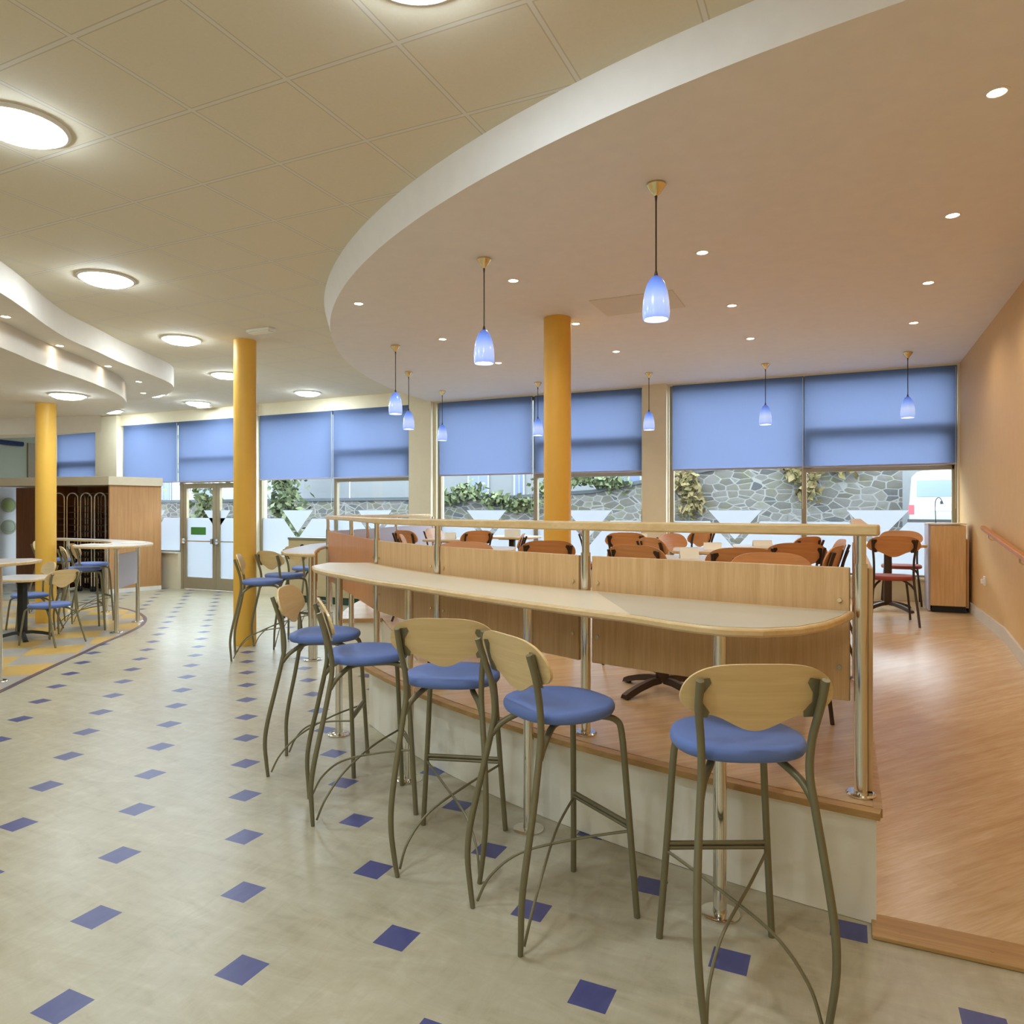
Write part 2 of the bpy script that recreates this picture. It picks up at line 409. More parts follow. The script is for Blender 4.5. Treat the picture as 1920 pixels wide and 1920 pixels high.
YG = YW + .10
def film_poly(x0, x1, cx, zb=.70, zt=1.40):
    """frosted band with a V cut, clipped to x0..x1"""
    k = .875; ap = 1.02
    L, R = cx - (zt - ap) * k, cx + (zt - ap) * k
    pts = [(x0, zb), (x1, zb)]
    if R < x1: pts += [(x1, zt), (R, zt)]
    elif cx < x1: pts += [(x1, ap + (x1 - cx) / k)]
    if cx >= x1 - 1e-6:
        pts += [(x1, ap)] if abs(cx - x1) < 1e-3 else [(x1, zt)]
    elif cx <= x0 + 1e-6: pass
    else: pts += [(cx, ap)]
    if L > x0: pts += [(L, zt), (x0, zt)]
    else: pts += [(x0, ap if abs(cx - x0) < 1e-3 else zt)]
    out = []
    for p in pts:
        if not out or abs(out[-1][0] - p[0]) + abs(out[-1][1] - p[1]) > 1e-5: out.append(p)
    return out

def window(idx, x0, x1, xm):
    """aluminium window of two lights, the right one with an opening sash under the blind"""
    fr = MB(); y0, y1 = YG - .035, YG + .035
    xs = [x0, xm, x1] if xm else [x0, x1]
    z0, z1 = .70, 3.29; dooro = (idx == 4)
    for k, X in enumerate(xs):
        w = .05 if k in (0, len(xs) - 1) else .06
        c = X + (w / 2 if k == 0 else (-w / 2 if k == len(xs) - 1 else 0))
        fr.b2(c - w / 2, c + w / 2, y0, y1, 2.12 if (dooro and k == 2) else z0, z1)
    for i in range(len(xs) - 1):
        A, B = xs[i] + .03, xs[i + 1] - .03
        fr.b2(A, B, y0, y1, z1 - .05, z1)
        if dooro and i == 1:
            fr.b2(A, B, y0, y1, 2.09, 2.16); fr.b2(A, B, y0, y1, 2.56, 2.62); continue
        fr.b2(A, B, y0, y1, z0, z0 + .05)
        if i == len(xs) - 2:
            fr.b2(A, B, y0, y1, 2.045, 2.10); fr.b2(A, B, y0, y1, 2.54, 2.64)
            fr.b2(A, A + .07, y0 - .01, y1, 2.10, 2.56); fr.b2(B - .07, B, y0 - .01, y1, 2.10, 2.56)
    win = struct(fr.obj('window_%d' % idx, 'frame_bronze', smooth=0))
    for i in range(len(xs) - 1):
        A, B = xs[i] + .02, xs[i + 1] - .02; door = dooro and i == 1
        MB().b2(A, B, YG - .003, YG + .003, 2.10 if door else z0, z1).obj('glass_pane', 'window_glass', win, smooth=0)
        if not door and xm:
            cx = (xs[i] + xs[i + 1]) / 2
            MB().sheet(film_poly(A, B, cx), YG - .0065).obj('frosted_film', 'frosted_film', win, smooth=0)
            MB().sheet([(cx - .35, 1.55), (cx, 1.15), (cx + .35, 1.55)], YG - .0065).obj('frosted_triangle', 'frosted_film', win, smooth=0)
    return win
for i, (x0, x1, xm) in enumerate(bays): window(i + 1, x0, x1, xm)
# white sills
for i, (x0, x1) in enumerate(((-2.27, XR), (-6.08, -2.61), (-9.87, -6.5), (-13.6, -11.92))):
    struct(MB().b2(x0, x1, YW - .06, YG - .04, .70, .725).obj('window_sill', 'white_paint', smooth=0))

# entrance door, two leaves
def leaf(idx, x0, x1, cx, sign):
    d = MB(); y0, y1 = YG - .03, YG + .03; s = .085
    d.b2(x0, x0 + s, y0, y1, .01, 2.07); d.b2(x1 - s, x1, y0, y1, .01, 2.07); d.b2(x0 + s, x1 - s, y0, y1, 1.98, 2.07); d.b2(x0 + s, x1 - s, y0, y1, .01, .24)
    o = struct(d.obj('door_%d' % idx, 'door_bronze', smooth=0))
    A, B = x0 + s, x1 - s
    MB().b2(A, B, YG - .004, YG + .004, .24, 1.98).obj('glass_pane', 'window_glass', o, smooth=0)
    MB().sheet(film_poly(A, B, cx, .24, 1.40), YG - .008).obj('frosted_film', 'frosted_film', o, smooth=0)
    k = .875
    if cx > B: tri = [(max(cx - .35, A), 1.55), (B, 1.15 + (cx - B) / k), (B, 1.55)]
    else: tri = [(A, 1.15 + (A - cx) / k), (min(cx + .35, B), 1.55), (A, 1.55)]
    MB().sheet(tri, YG - .008).obj('frosted_triangle', 'frosted_film', o, smooth=0)
    b = MB().tube([(x0 + .03, YG - .09, .95), (x1 - .03, YG - .09, .95)], .013, 8)
    b.b2(x0 + .01, x0 + .06, YG - .11, YG - .03, .90, 1.0); b.b2(x1 - .06, x1 - .01, YG - .11, YG - .03, .90, 1.0)
    b.obj('push_bar', 'chrome', o)
    if sign:
        sg = MB().b2(A + .10, A + .50, YG - .012, YG - .0085, 1.07, 1.22).obj('door_sign', 'sign_green', o, smooth=0); sg['label'] = 'green sign on the frosted glass'
    return o
leaf(1, -11.86, -10.99, -10.98, True); leaf(2, -10.97, -10.15, -10.98, False)
struct(MB().b2(-11.92, -11.87, YG - .04, YG + .04, 0, 2.09).b2(-10.14, -10.12, YG - .04, YG + .04, 0, 2.09).obj('trim_5', 'door_bronze', smooth=0))

# ceilings
struct(MB().b2(XL, XR, YB, YW + .1, ZC, ZC + .1).obj('ceiling', 'ceiling_tiles', smooth=0))
CU, RU, CL, RL = (1.10, 9.94), 7.185, (1.28, 10.13), 7.39
nseg = 64
def circ_pts(c, r, z):
    s0 = math.degrees(math.acos((-6.1 - c[0]) / r)) if abs(-6.1 - c[0]) < r else 180
    return [Vector((c[0] + r * math.cos(math.radians(180 + 92 * i / nseg)), min(YW, c[1] + r * math.sin(math.radians(180 + 92 * i / nseg))), z)) for i in range(nseg + 1)]
up, lo = circ_pts(CU, RU, ZC), circ_pts(CL, RL, ZD)
up[0].y = lo[0].y = YW
b = bmesh.new(); U = [b.verts.new(p) for p in up]; L = [b.verts.new(p) for p in lo]
for i in range(nseg): b.faces.new((U[i], U[i + 1], L[i + 1], L[i]))
end = [b.verts.new((XR, lo[-1].y, ZD)), b.verts.new((XR, YW, ZD))]
b.faces.new(L + end); eu = b.verts.new((XR, up[-1].y, ZC)); b.faces.new((U[-1], eu, end[0], L[-1]))
mb = MB(); mb.b.free(); mb.b = b
struct(mb.obj('ceiling_dropped', 'plaster', smooth=25))
hat = MB().b2(-1.96, -1.26, 5.74, 6.26, ZD - .006, ZD + .01).obj('access_panel', 'plaster_left', smooth=0, bevel=.002)
tag(hat, 'square flush access panel in the dropped ceiling beyond the nearest pendant', 'ceiling panel')

# stepped soffit on the left
OUT = [(-3.9, .2), (-5.0, 1.9), (-5.98, 3.36), (-6.70, 4.20), (-7.05, 4.65), (-7.33, 5.15), (-7.6, 5.6), (-7.90, 6.2), (-8.35, 6.95), (-9.1, 7.45), (-10.3, 7.65), (-12, 7.5), (XL, 6.9)]
INN = [(-4.7, .6), (-5.8, 2.2), (-6.95, 3.98), (-7.25, 4.40), (-7.53, 4.85), (-7.78, 5.30), (-8.12, 5.82), (-8.62, 6.42), (-9.4, 7.0), (-10.42, 7.37)]
def soffit(curve, ztop, zbot, tail, name, mat, n=5):
    P2 = [(p.x, p.y) for p in spline([(p[0], p[1], 0) for p in curve], n)] + tail
    m = MB(); m.prism(P2, zbot, ztop); return struct(m.obj(name, mat, smooth=25))
soffit(OUT, ZC, 3.26, [(XL, .2)], 'ceiling_soffit_ledge', 'plaster_left')
soffit(INN, 3.26, 3.02, [(-12.32, 6.99), (XL, 6.24), (XL, .6)], 'ceiling_soffit', 'plaster_left')
struct(MB().prism([(-10.42, 7.372), (-12.32, 6.992), (XL, 6.25), (XL, 6.85), (-12.2, 7.45)], 2.76, 3.259).obj('trim_6', 'plaster_left', smooth=0))

# left zone floor with its purple border line
ZN = [(-3.6, -.4), (-4.9, 1.3), (-5.75, 2.58), (-6.50, 3.69), (-6.83, 4.15), (-7.22, 4.71), (-7.5, 5.13), (-7.85, 5.62), (-8.23, 6.22), (-8.68, 6.78), (-9.35, 7.3), (-10.3, 7.7), (-11.6, 7.9), (-13, 7.6), (XL, 6.4)]
zs = [(p.x, p.y) for p in spline([(p[0], p[1], 0) for p in ZN], 6)]
struct(MB().prism(zs + [(XL, -.4)], .0005, .003).obj('floor_left_zone', 'chequer_floor', smooth=0))
nb = MB(); strip(zs, .05, .0006, .0045, 1); struct(nb.obj('trim_7', 'purple_strip', smooth=0))

# columns
def column(x, y, z0, z1, label):
    o = MB().lathe([(0, z0), (.125, z0), (.125, z1), (0, z1)], (x, y, 0), 48).obj('column', 'column_yellow', smooth=30)
    tag(o, label, 'column', 'yellow round columns'); return o
column(-6.30, 6.225, 0.001, ZC - .001, 'yellow round column in the open aisle left of the curved counter')
column(-2.40, 6.145, ZP + .001, ZD - .001, 'yellow round column rising from the raised deck')
column(-10.02, 6.28, .004, 3.019, 'yellow round column at the far left beside the tray recess')

# ------------------------------------------------------------------ lamps
def big_lamp(x, y, z, label):
    t = thing('ceiling_light', label, 'ceiling light', (x, y, z), 0, 'large round ceiling lights')
    MB().lathe([(.185, -.001), (.222, -.001), (.222, -.010), (.205, -.018), (.185, -.012), (.185, -.001)], seg=40).obj('rim', 'white_paint', t)
    MB().lathe([(.184, -.004), (.183, -.018), (.172, -.036), (.14, -.050), (.08, -.060), (0, -.063)], seg=40).obj('diffuser', 'big_lamp', t)
    return t
for (x, y, l) in [(-1.40, 2.17, 'round ceiling light at the very top of the view, cut off by the frame'), (-3.81, 2.26, 'large round ceiling light cut off by the left edge of the photo'),
                  (-5.66, 4.05, 'second round ceiling light from the near left corner, above the stepped soffit'), (-6.89, 5.85, 'round ceiling light just left of the aisle column top'),
                  (-8.11, 7.66, 'round ceiling light half hidden behind the aisle column'), (-8.12, 9.40, 'round ceiling light right of the aisle column, near the window wall'),
                  (-10.71, 9.45, 'round ceiling light nearest the entrance doors'), (-10.55, 8.35, 'small looking round ceiling light past the tip of the soffit'),
                  (-13.06, 9.45, 'round ceiling light at the far left end of the tiled ceiling')]:
    big_lamp(x, y, ZC, l)
big_lamp(-8.97, 5.90, 3.02, 'round light set in the lowered soffit beside the far left column')
for (x, y) in [(-1.4, -.2), (-3.8, -.4), (-6.2, 1.2), (-.2, -2.6), (-2.6, -2.6), (-5.6, -2.6)]:  # unseen lamps added behind the camera as ambient fill
    big_lamp(x, y, ZC, 'added unseen round ceiling light for fill, in the hall behind the viewpoint')
for (x, y) in [(-10.4, 3.4), (-12.4, 5.2), (-8.6, .9)]:
    big_lamp(x, y, 3.02, 'round light in the lowered soffit outside the view')

def downlight(x, y, z, label, group, e=15.0, spot=2.7):
    t = thing('downlight', label, 'downlight', (x, y, z), 0, group)
    MB().lathe([(.036, -.001), (.048, -.001), (.048, -.005), (.036, -.006)], seg=20).obj('rim', 'white_paint', t)
    MB().lathe([(.036, -.003), (0, -.004)], seg=20).obj('bulb', 'down_lamp', t)
    ld = bpy.data.lights.new('downlight_beam', 'SPOT'); ld.energy = e; ld.color = (1, .90, .78); ld.spot_size = spot; ld.spot_blend = .7; ld.shadow_soft_size = .03
    lo_ = bpy.data.objects.new('downlight_beam', ld); C.objects.link(lo_); lo_.parent = t; lo_.location = (0, 0, -.012)
    return t
colw = ['beside the right wall', 'in the second row from the right wall', 'in the third row from the right wall', 'in the row next to the curved bulkhead']
roww = {7.7: 'nearest the windows', 6.39: 'second from the windows', 4.99: 'third from the windows', 3.6: 'nearest the viewpoint'}
for i, x in enumerate((.575, -.89, -2.31, -3.76)):
    for y in (7.7, 6.39, 4.99, 3.6):
        if y == 3.6 and i > 0: continue
        downlight(x, y, ZD, 'small downlight %s, %s' % (colw[i], roww[y]), 'downlights in the dropped ceiling')
downlight(.575, 2.3, ZD, 'small downlight in the dropped ceiling outside the view', 'downlights in the dropped ceiling')
for (x, y, l) in [(-6.72, 3.86, 'soffit ledge downlight at the left edge of the photo'), (-7.40, 4.78, 'second soffit ledge downlight from the left edge'), (-7.93, 5.70, 'third soffit ledge downlight from the left edge'),
                  (-8.52, 6.56, 'upper of the two downlights at the rounded tip of the soffit ledge'), (-9.28, 7.22, 'lower of the two downlights at the rounded tip of the soffit ledge')]:
    downlight(x, y, 3.26, l, 'downlights in the soffit ledge', 9.0, 1.3)

# pendants
def make_pendant(label):
    t = thing('pendant_lamp', label, 'pendant lamp', (0, 0, ZD), 0, 'blue glass pendant lamps')
    MB().lathe([(0, 0), (.050, 0), (.052, -.010), (.044, -.022), (.018, -.058), (.009, -.066), (0, -.066)], seg=28).obj('canopy', 'brass', t)
    MB().tube([(0, 0, -.06), (0, 0, -.50)], .0045, 8).lathe([(0, -.06), (.008, -.06), (.005, -.095), (0, -.095)], seg=10).lathe([(0, -.47), (.006, -.47), (.011, -.495), (.011, -.505), (0, -.505)], seg=10).obj('cord', 'brown_metal', t)
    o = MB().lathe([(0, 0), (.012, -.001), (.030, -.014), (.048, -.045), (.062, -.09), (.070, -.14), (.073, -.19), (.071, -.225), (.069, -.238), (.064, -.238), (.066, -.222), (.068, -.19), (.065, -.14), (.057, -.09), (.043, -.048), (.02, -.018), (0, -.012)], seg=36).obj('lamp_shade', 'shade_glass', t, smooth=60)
    o.location = (0, 0, -.495)
    o2 = MB().lathe([(0, -.228), (.058, -.228), (.062, -.226), (.058, -.222), (0, -.222)], seg=28).obj('bulb', 'pend_lamp', t); o2.location = (0, 0, -.495)
    return t
pend = [(-.93, 3.84, 'blue glass pendant lamp hanging nearest the viewpoint, the largest in the photo'), (-2.30, 4.48, 'second nearest blue pendant lamp, left of the deck column'),
        (-4.37, 6.44, 'blue pendant lamp furthest left of the group left of the cream pier'), (-5.04, 7.72, 'blue pendant lamp just left of and in front of the cream pier'),
        (-5.40, 9.17, 'small far blue pendant lamp just right of the cream pier'), (-3.85, 9.12, 'blue pendant lamp almost hidden behind the yellow deck column'),
        (-2.29, 9.08, 'blue pendant lamp hanging before the cream pier right of the deck column'), (-.88, 9.11, 'blue pendant lamp before the left blind of the right hand bay'), (.62, 9.10, 'blue pendant lamp nearest the right wall')]
p0 = make_pendant(pend[0][2]); p0.location = (pend[0][0], pend[0][1], ZD)
for (x, y, l) in pend[1:]: dup(p0, (x, y, ZD), 0, l)

# emergency light boxes on the ceiling
t = thing('emergency_light', 'flat white emergency light box on the ceiling beside the aisle column', 'emergency light', (-5.74, 5.90, ZC), 0, 'emergency light boxes')
MB().b2(-.16, .16, -.055, .055, -.03, -.001, bev=.004).obj('housing', 'white_paint', t); MB().b2(-.14, .14, -.04, .04, -.045, -.03, bev=.004).obj('diffuser', 'card', t)
dup(t, (-10.95, 9.80, ZC), 0, 'white emergency light box on the ceiling over the entrance doors')

# ------------------------------------------------------------------ roller blinds, one per light
def blind(x0, x1, zt, zb, label):
    t = thing('roller_blind', label, 'roller blind', ((x0 + x1) / 2, YW - .005, zt), 0, 'blue roller blinds')
    w = (x1 - x0) / 2
    MB().sheet([(-w, zb - zt), (w, zb - zt), (w, 0), (-w, 0)], 0).obj('fabric', 'blind_blue', t, smooth=0)
    MB().b2(-w, w, -.010, .010, zb - zt - .022, zb - zt).obj('bottom_bar', 'lilac_panel', t, smooth=0, bevel=.003)
    MB().tube([(w - .012, -.012, -.02), (w - .012, -.012, zb - zt - .55)], .0025, 6).obj('cord', 'card', t)
    return t
bl = [(-2.20, -.50, 'blue roller blind left of the mullion in the right hand bay'), (-.49, 1.20, 'blue roller blind nearest the right wall'),
      (-5.97, -4.33, 'blue roller blind directly left of the deck column'), (-4.29, -2.62, 'blue roller blind partly hidden by the yellow deck column'),
      (-9.80, -8.13, 'blue roller blind directly right of the aisle column'), (-8.11, -6.51, 'blue roller blind behind the two left pendant lamps'),
      (-13.5, -11.93, 'blue roller blind above the cream topped recess, left of the door blind'), (-11.91, -10.14, 'blue roller blind above the entrance doors'),
      (-15.64, -14.27, 'small deep blue roller blind furthest left above the recess')]
for x0, x1, l in bl: blind(x0, x1, 3.29, 2.12, l)

# ------------------------------------------------------------------ railing along the deck front
AP = [ang((.05, 3.10), PC), ang((-1.17, 3.40), PC), ang((-2.31, 3.90), PC), ang((-3.20, 4.42), PC)]
RR = 6.74
posts = [pol(RR, q) for q in AP] + [(-5.09, 6.22), pol(6.72, 203), pol(6.72, 192.5), pol(6.72, 182)]
rail = thing('railing', 'curved railing of beech handrail, chrome posts and beech panels along the deck', 'railing', (0, 0, 0))
Z0 = ZP + .001
def post_bm(x, y, top=1.45):
    return MB().lathe([(0, 0), (.055, 0), (.055, .006), (.048, .012), (.0255, .012), (.0245, .02), (.0245, top - Z0 - .11), (.019, top - Z0 - .11), (.019, top - Z0)], (x, y, Z0), 24)
for (x, y) in posts: post_bm(x, y).obj('post', 'chrome', rail)
mid = (-4.12, 5.36); post_bm(*mid).obj('post', 'chrome', rail)
# handrail follows the arc
hr = [pol(RR, AP[0] + 1.0)] + [pol(RR, AP[0] - (AP[0] - AP[3]) * i / 14) for i in range(15)]
hr += [mid, posts[4]] + [pol(6.72, 208 - i * 2.5) for i in range(11)]
def ribbon(pts, w, z0, z1, zf=None):
    m = MB(); n = len(pts); A = []; B = []
    for i in range(n):
        t_ = (Vector(pts[min(i + 1, n - 1)]) - Vector(pts[max(i - 1, 0)])).normalized(); nn_ = Vector((-t_.y, t_.x)) * w / 2
        A.append(Vector(pts[i]) + nn_); B.append(Vector(pts[i]) - nn_)
    rings = [[m.b.verts.new((a_.x, a_.y, z0)), m.b.verts.new((a_.x, a_.y, z1)), m.b.verts.new((b_.x, b_.y, z1)), m.b.verts.new((b_.x, b_.y, z0))] for a_, b_ in zip(A, B)]
    for i in range(n - 1):
        for k in range(4): m.b.faces.new((rings[i][k], rings[i][(k + 1) % 4], rings[i + 1][(k + 1) % 4], rings[i + 1][k]))
    m.b.faces.new(rings[0]); m.b.faces.new(rings[-1][::-1]); return m
hrm = ribbon([pol(RR, AP[0] + .55)] + hr[1:16], .070, 1.45, 1.495); hrm.obj('handrail', 'beech_x', rail, smooth=25, bevel=.008)
ribbon([pol(RR, AP[3] - .02)] + hr[16:], .065, 1.452, 1.493).obj('handrail', 'beech_x', rail, smooth=25, bevel=.008)
ribbon([(.05, 3.14), (.06, 5.3)], .065, 1.452, 1.494).obj('handrail', 'beech_v', rail, smooth=25, bevel=.008)
post_bm(.06, 5.22).obj('post', 'chrome', rail)
def panel(p, q, mat='beech_v', z0=.80, z1=1.325, gap=.040, bolts=True):
    p, q = Vector((p[0], p[1], 0)), Vector((q[0], q[1], 0)); d = (q - p); L = d.length; d.normalize(); n_ = Vector((d.y, -d.x, 0)); rz = math.atan2(d.y, d.x); c = (p + q) / 2
    pn = MB().box((c.x, c.y, (z0 + z1) / 2), (L - 2 * gap, .018, z1 - z0), rz).obj('panel', mat, rail, smooth=0, bevel=.003)
    if bolts:
        for e_ in (p + d * (gap + .035), q - d * (gap + .035)):
            for zz in (z0 + .13, z1 - .13):
                bm_ = MB(); bm_.tube([e_ - n_ * .016 + Vector((0, 0, zz)), e_ + n_ * .016 + Vector((0, 0, zz))], .0085, 12); bm_.obj('bolt', 'brass', pn)
    return pn
for i in range(3): panel(posts[i], posts[i + 1])
panel(posts[3], posts[4], 'beech_dark')
for i in range(4, 7): panel(posts[i], posts[i + 1], 'lilac_panel')  # far panels: lilac cast of the light on them put into the colour
pn = panel((.085, 3.12), (.085, 5.24), 'beech_v', .455, 1.325, .0, False)

# ------------------------------------------------------------------ curved bar counters
ZT = 1.16
def inset(poly, d):
    n = len(poly); out = []; area = sum(poly[i][0] * poly[(i + 1) % n][1] - poly[(i + 1) % n][0] * poly[i][1] for i in range(n)); sg = 1 if area > 0 else -1
    for i in range(n):
        p, q, r = Vector(poly[i - 1]), Vector(poly[i]), Vector(poly[(i + 1) % n]); e1 = (q - p).normalized(); e2 = (r - q).normalized()
        nn_ = (Vector((-e1.y, e1.x)) + Vector((-e2.y, e2.x))); 
        nn_ = nn_.normalized() if nn_.length > 1e-6 else Vector((-e1.y, e1.x))
        dd = d[i] if isinstance(d, list) else d
        out.append(tuple(q + nn_ * dd * sg))
    return out
def chrome_leg(x, y, top, z0=0.001, r=.0255):
    return MB().lathe([(0, 0), (.075, 0), (.075, .005), (.066, .010), (r + .002, .010), (r, .02), (r, top - z0 - .012), (.045, top - z0 - .012), (.045, top - z0), (0, top - z0)], (x, y, z0), 28)
back = [pol(6.775, AP[0] - .15 - (AP[0] - .15 - 232.4) * i / 16) for i in range(17)]
front = [(-3.51, 4.28), (-3.42, 4.0), (-3.26, 3.83), (-3.05, 3.68), (-2.78, 3.53), (-2.39, 3.31), (-2.13, 3.21), (-1.69, 3.00), (-1.23, 2.80), (-.93, 2.68), (-.74, 2.615), (-.56, 2.52), (-.46, 2.48), (-.36, 2.465), (-.25, 2.49), (-.14, 2.58), (-.06, 2.73), (-.01, 2.9)]
ctr = thing('bar_counter', 'long curved bar counter with speckled laminate top before the front railing', 'bar counter', (0, 0, 0))
MB().prism(back + front, ZT - .032, ZT - .001).obj('counter_top', 'beech_x', ctr, smooth=25, bevel=.009)
dl = [.055] * len(back) + [.014] * len(front); dl[0] = .03
ins = inset(back + front, dl)
# the laminate face: a long pale field and a greyer lobe at the right end
nb_, nf = len(back), len(front)
lobe = ins[:6] + ins[nb_ + 10:]
field = ins[5:nb_ + 11]
MB().prism(field, ZT - .001, ZT + .0006).obj('laminate', 'laminate_pale', ctr, smooth=0)
MB().prism(lobe, ZT - .001, ZT + .0008).obj('laminate', 'laminate_grey', ctr, smooth=0)
for (x, y) in [(-.44, 2.84), (-1.40, 3.20), (-2.28, 3.50), (-3.18, 4.00)]: chrome_leg(x, y, ZT - .033).obj('leg', 'chrome', ctr)

c2 = thing('bar_counter', 'shorter curved bar counter behind, beside the aisle column', 'bar counter', (0, 0, 0))
bk = [pol(7.03, 222 - i * 2.2) for i in range(9)]; ft = [pol(7.08, 203.5), pol(7.2, 204), pol(7.30, 207), pol(7.30, 211), pol(7.34, 214.5), pol(7.36, 217), pol(7.30, 219.6), pol(7.14, 221.5)]
MB().prism(bk + ft, ZT - .032, ZT - .001).obj('counter_top', 'beech_x', c2, smooth=25, bevel=.009)
MB().prism(inset(bk + ft, .016), ZT - .001, ZT + .0006).obj('laminate', 'laminate_lilac', c2, smooth=0)
for (x, y) in [(-5.02, 5.86), pol(7.08, 213.5), pol(7.08, 206)]: chrome_leg(x, y, ZT - .033).obj('leg', 'chrome', c2)

# left zone: crescent counter round the tip and a near one cut by the frame
c3 = thing('bar_counter', 'crescent shaped bar counter in the left seating zone with papers on it', 'bar counter', (0, 0, 0))
cr = [(-9.10, 6.04), (-8.8, 5.87), (-8.45, 5.86), (-8.24, 6.0), (-8.2, 6.27), (-8.4, 6.64), (-8.78, 6.98), (-9.3, 7.24), (-10.2, 7.45), (-11.6, 7.55), (-11.6, 7.32), (-10.3, 7.16), (-9.6, 6.92), (-9.15, 6.6), (-9.0, 6.32)]
cr = [(p.x, p.y) for p in spline([(p[0], p[1], 0) for p in cr + [cr[0]]], 3)][:-1]
MB().prism(cr, 1.10 - .03, 1.10 - .001).obj('counter_top', 'beech_x', c3, smooth=25, bevel=.006)
MB().prism(inset(cr, .014), 1.099, 1.1006).obj('laminate', 'laminate_lilac', c3, smooth=0)
for (x, y) in [(-8.36, 6.12), (-8.93, 6.86), (-10.2, 7.30), (-11.3, 7.43)]: chrome_leg(x, y, 1.069, .004).obj('leg', 'chrome', c3)
p_, q_ = Vector((-8.40, 6.17, 0)), Vector((-8.88, 6.80, 0)); d_ = q_ - p_
MB().box(((p_.x + q_.x) / 2, (p_.y + q_.y) / 2, .77), (d_.length, .018, .44), math.atan2(d_.y, d_.x)).obj('panel', 'lilac_panel', c3, smooth=0, bevel=.002)
c4 = thing('bar_counter', 'bar counter end cut off by the left edge of the photo', 'bar counter', (0, 0, 0))
cr = [(-6.72, 4.18), (-6.92, 4.22), (-7.12, 4.05), (-7.2, 3.7), (-6.9, 2.9), (-6.2, 2.0), (-5.9, 2.2), (-6.3, 3.0), (-6.45, 3.6), (-6.55, 3.98)]
MB().prism(cr, 1.07, 1.099).obj('counter_top', 'beech_x', c4, smooth=25, bevel=.006); MB().prism(inset(cr, .016), 1.099, 1.1006).obj('laminate', 'laminate_lilac', c4, smooth=0)
for (x, y) in [(-6.93, 3.92), (-6.42, 2.6)]: chrome_leg(x, y, 1.069, .004, .03).obj('leg', 'chrome', c4)

# ------------------------------------------------------------------ stools and chairs
def back_mesh(zc, w=.234, h1=.106, h2=.060, dip=.052, y0=-.226, curve=.020, th=.011, slope=-.30):
    m = MB(); NX, NZ = 34, 6; xs = [-w * math.cos(PI * i / NX) for i in range(NX + 1)]
    def tb_(x):
        q = min(1, abs(x) / w); t_ = zc + h1 * max(0, 1 - q ** 3.6) ** .5
        b_ = zc - h2 * max(0, 1 - q ** 5.5) ** .5 - dip * (.5 + .5 * math.cos(PI * min(1, abs(x) / .15))); return t_, b_
    def P_(x, z, s_): 
        y = y0 + curve * (x / w) ** 2 + slope * (z - zc) + s_; return m.b.verts.new((x, y, z))
    cols = []
    for i, x in enumerate(xs):
        t_, b_ = tb_(x)
        if i in (0, NX): f0 = P_(x, zc, 0); k0 = P_(x, zc, th); cols.append(([f0] * (NZ + 1), [k0] * (NZ + 1)))
        else: cols.append(([P_(x, b_ + (t_ - b_) * j / NZ, 0) for j in range(NZ + 1)], [P_(x, b_ + (t_ - b_) * j / NZ, th) for j in range(NZ + 1)]))
    def F_(*v_):
        u_ = []
        for q in v_:
            if q not in u_: u_.append(q)
        if len(u_) > 2:
            try: m.b.faces.new(u_)
            except ValueError: pass
    for i in range(NX):
        A, B = cols[i], cols[i + 1]
        for s_ in (0, 1):
            for j in range(NZ): F_(A[s_][j], B[s_][j], B[s_][j + 1], A[s_][j + 1])
        F_(A[0][0], A[1][0], B[1][0], B[0][0]); F_(A[0][NZ], A[1][NZ], B[1][NZ], B[0][NZ])
    return m
def seat_mesh(z, w=.215, d=.205, th=.042, n=44, front=.86):
    m = MB(); 
    def ring(s_, zz, sad=0.0):
        out = []
        for k in range(n):
            t_ = 2 * PI * k / n; c_, s2 = math.cos(t_), math.sin(t_); e = 2 / 2.5
            x = w * abs(c_) ** e * (1 if c_ >= 0 else -1); y = d * abs(s2) ** e * (1 if s2 >= 0 else -1)
            x *= 1 - (1 - front) * max(0, y / d) + .0; 
            out.append(m.b.verts.new((x * s_, y * s_, zz + sad * (abs(x) / w) ** 2 * s_)))
        return out
    R_ = [ring(.90, z - th), ring(.97, z - th + .004), ring(1, z - th + .016), ring(1, z - .014), ring(.975, z - .005, .004), ring(.92, z, .005), ring(.6, z - .001, .008), ring(.25, z - .004)]
    for A, B in zip(R_, R_[1:]):
        for k in range(n): m.b.faces.new((A[k], A[(k + 1) % n], B[(k + 1) % n], B[k]))
    m.b.faces.new(R_[0][::-1]); m.b.faces.new(R_[-1]); return m
def bracket(sx, zc, y, xa):
    m = MB(); x0 = xa * sx
    pr = [(0, .062), (.030, .066), (.036, .050), (.016, .018), (.014, -.012), (.038, -.044), (.034, -.062), (0, -.060)]
    A = [m.b.verts.new((x0 - sx * p[0], y - p[1] * .30, zc - .005 + p[1])) for p in pr]; B = [m.b.verts.new((v_.co.x, v_.co.y + .005, v_.co.z)) for v_ in A]; n = len(A)
    for i in range(n): m.b.faces.new((A[i], A[(i + 1) % n], B[(i + 1) % n], B[i]))
    m.b.faces.new(A); m.b.faces.new(B[::-1]); return m

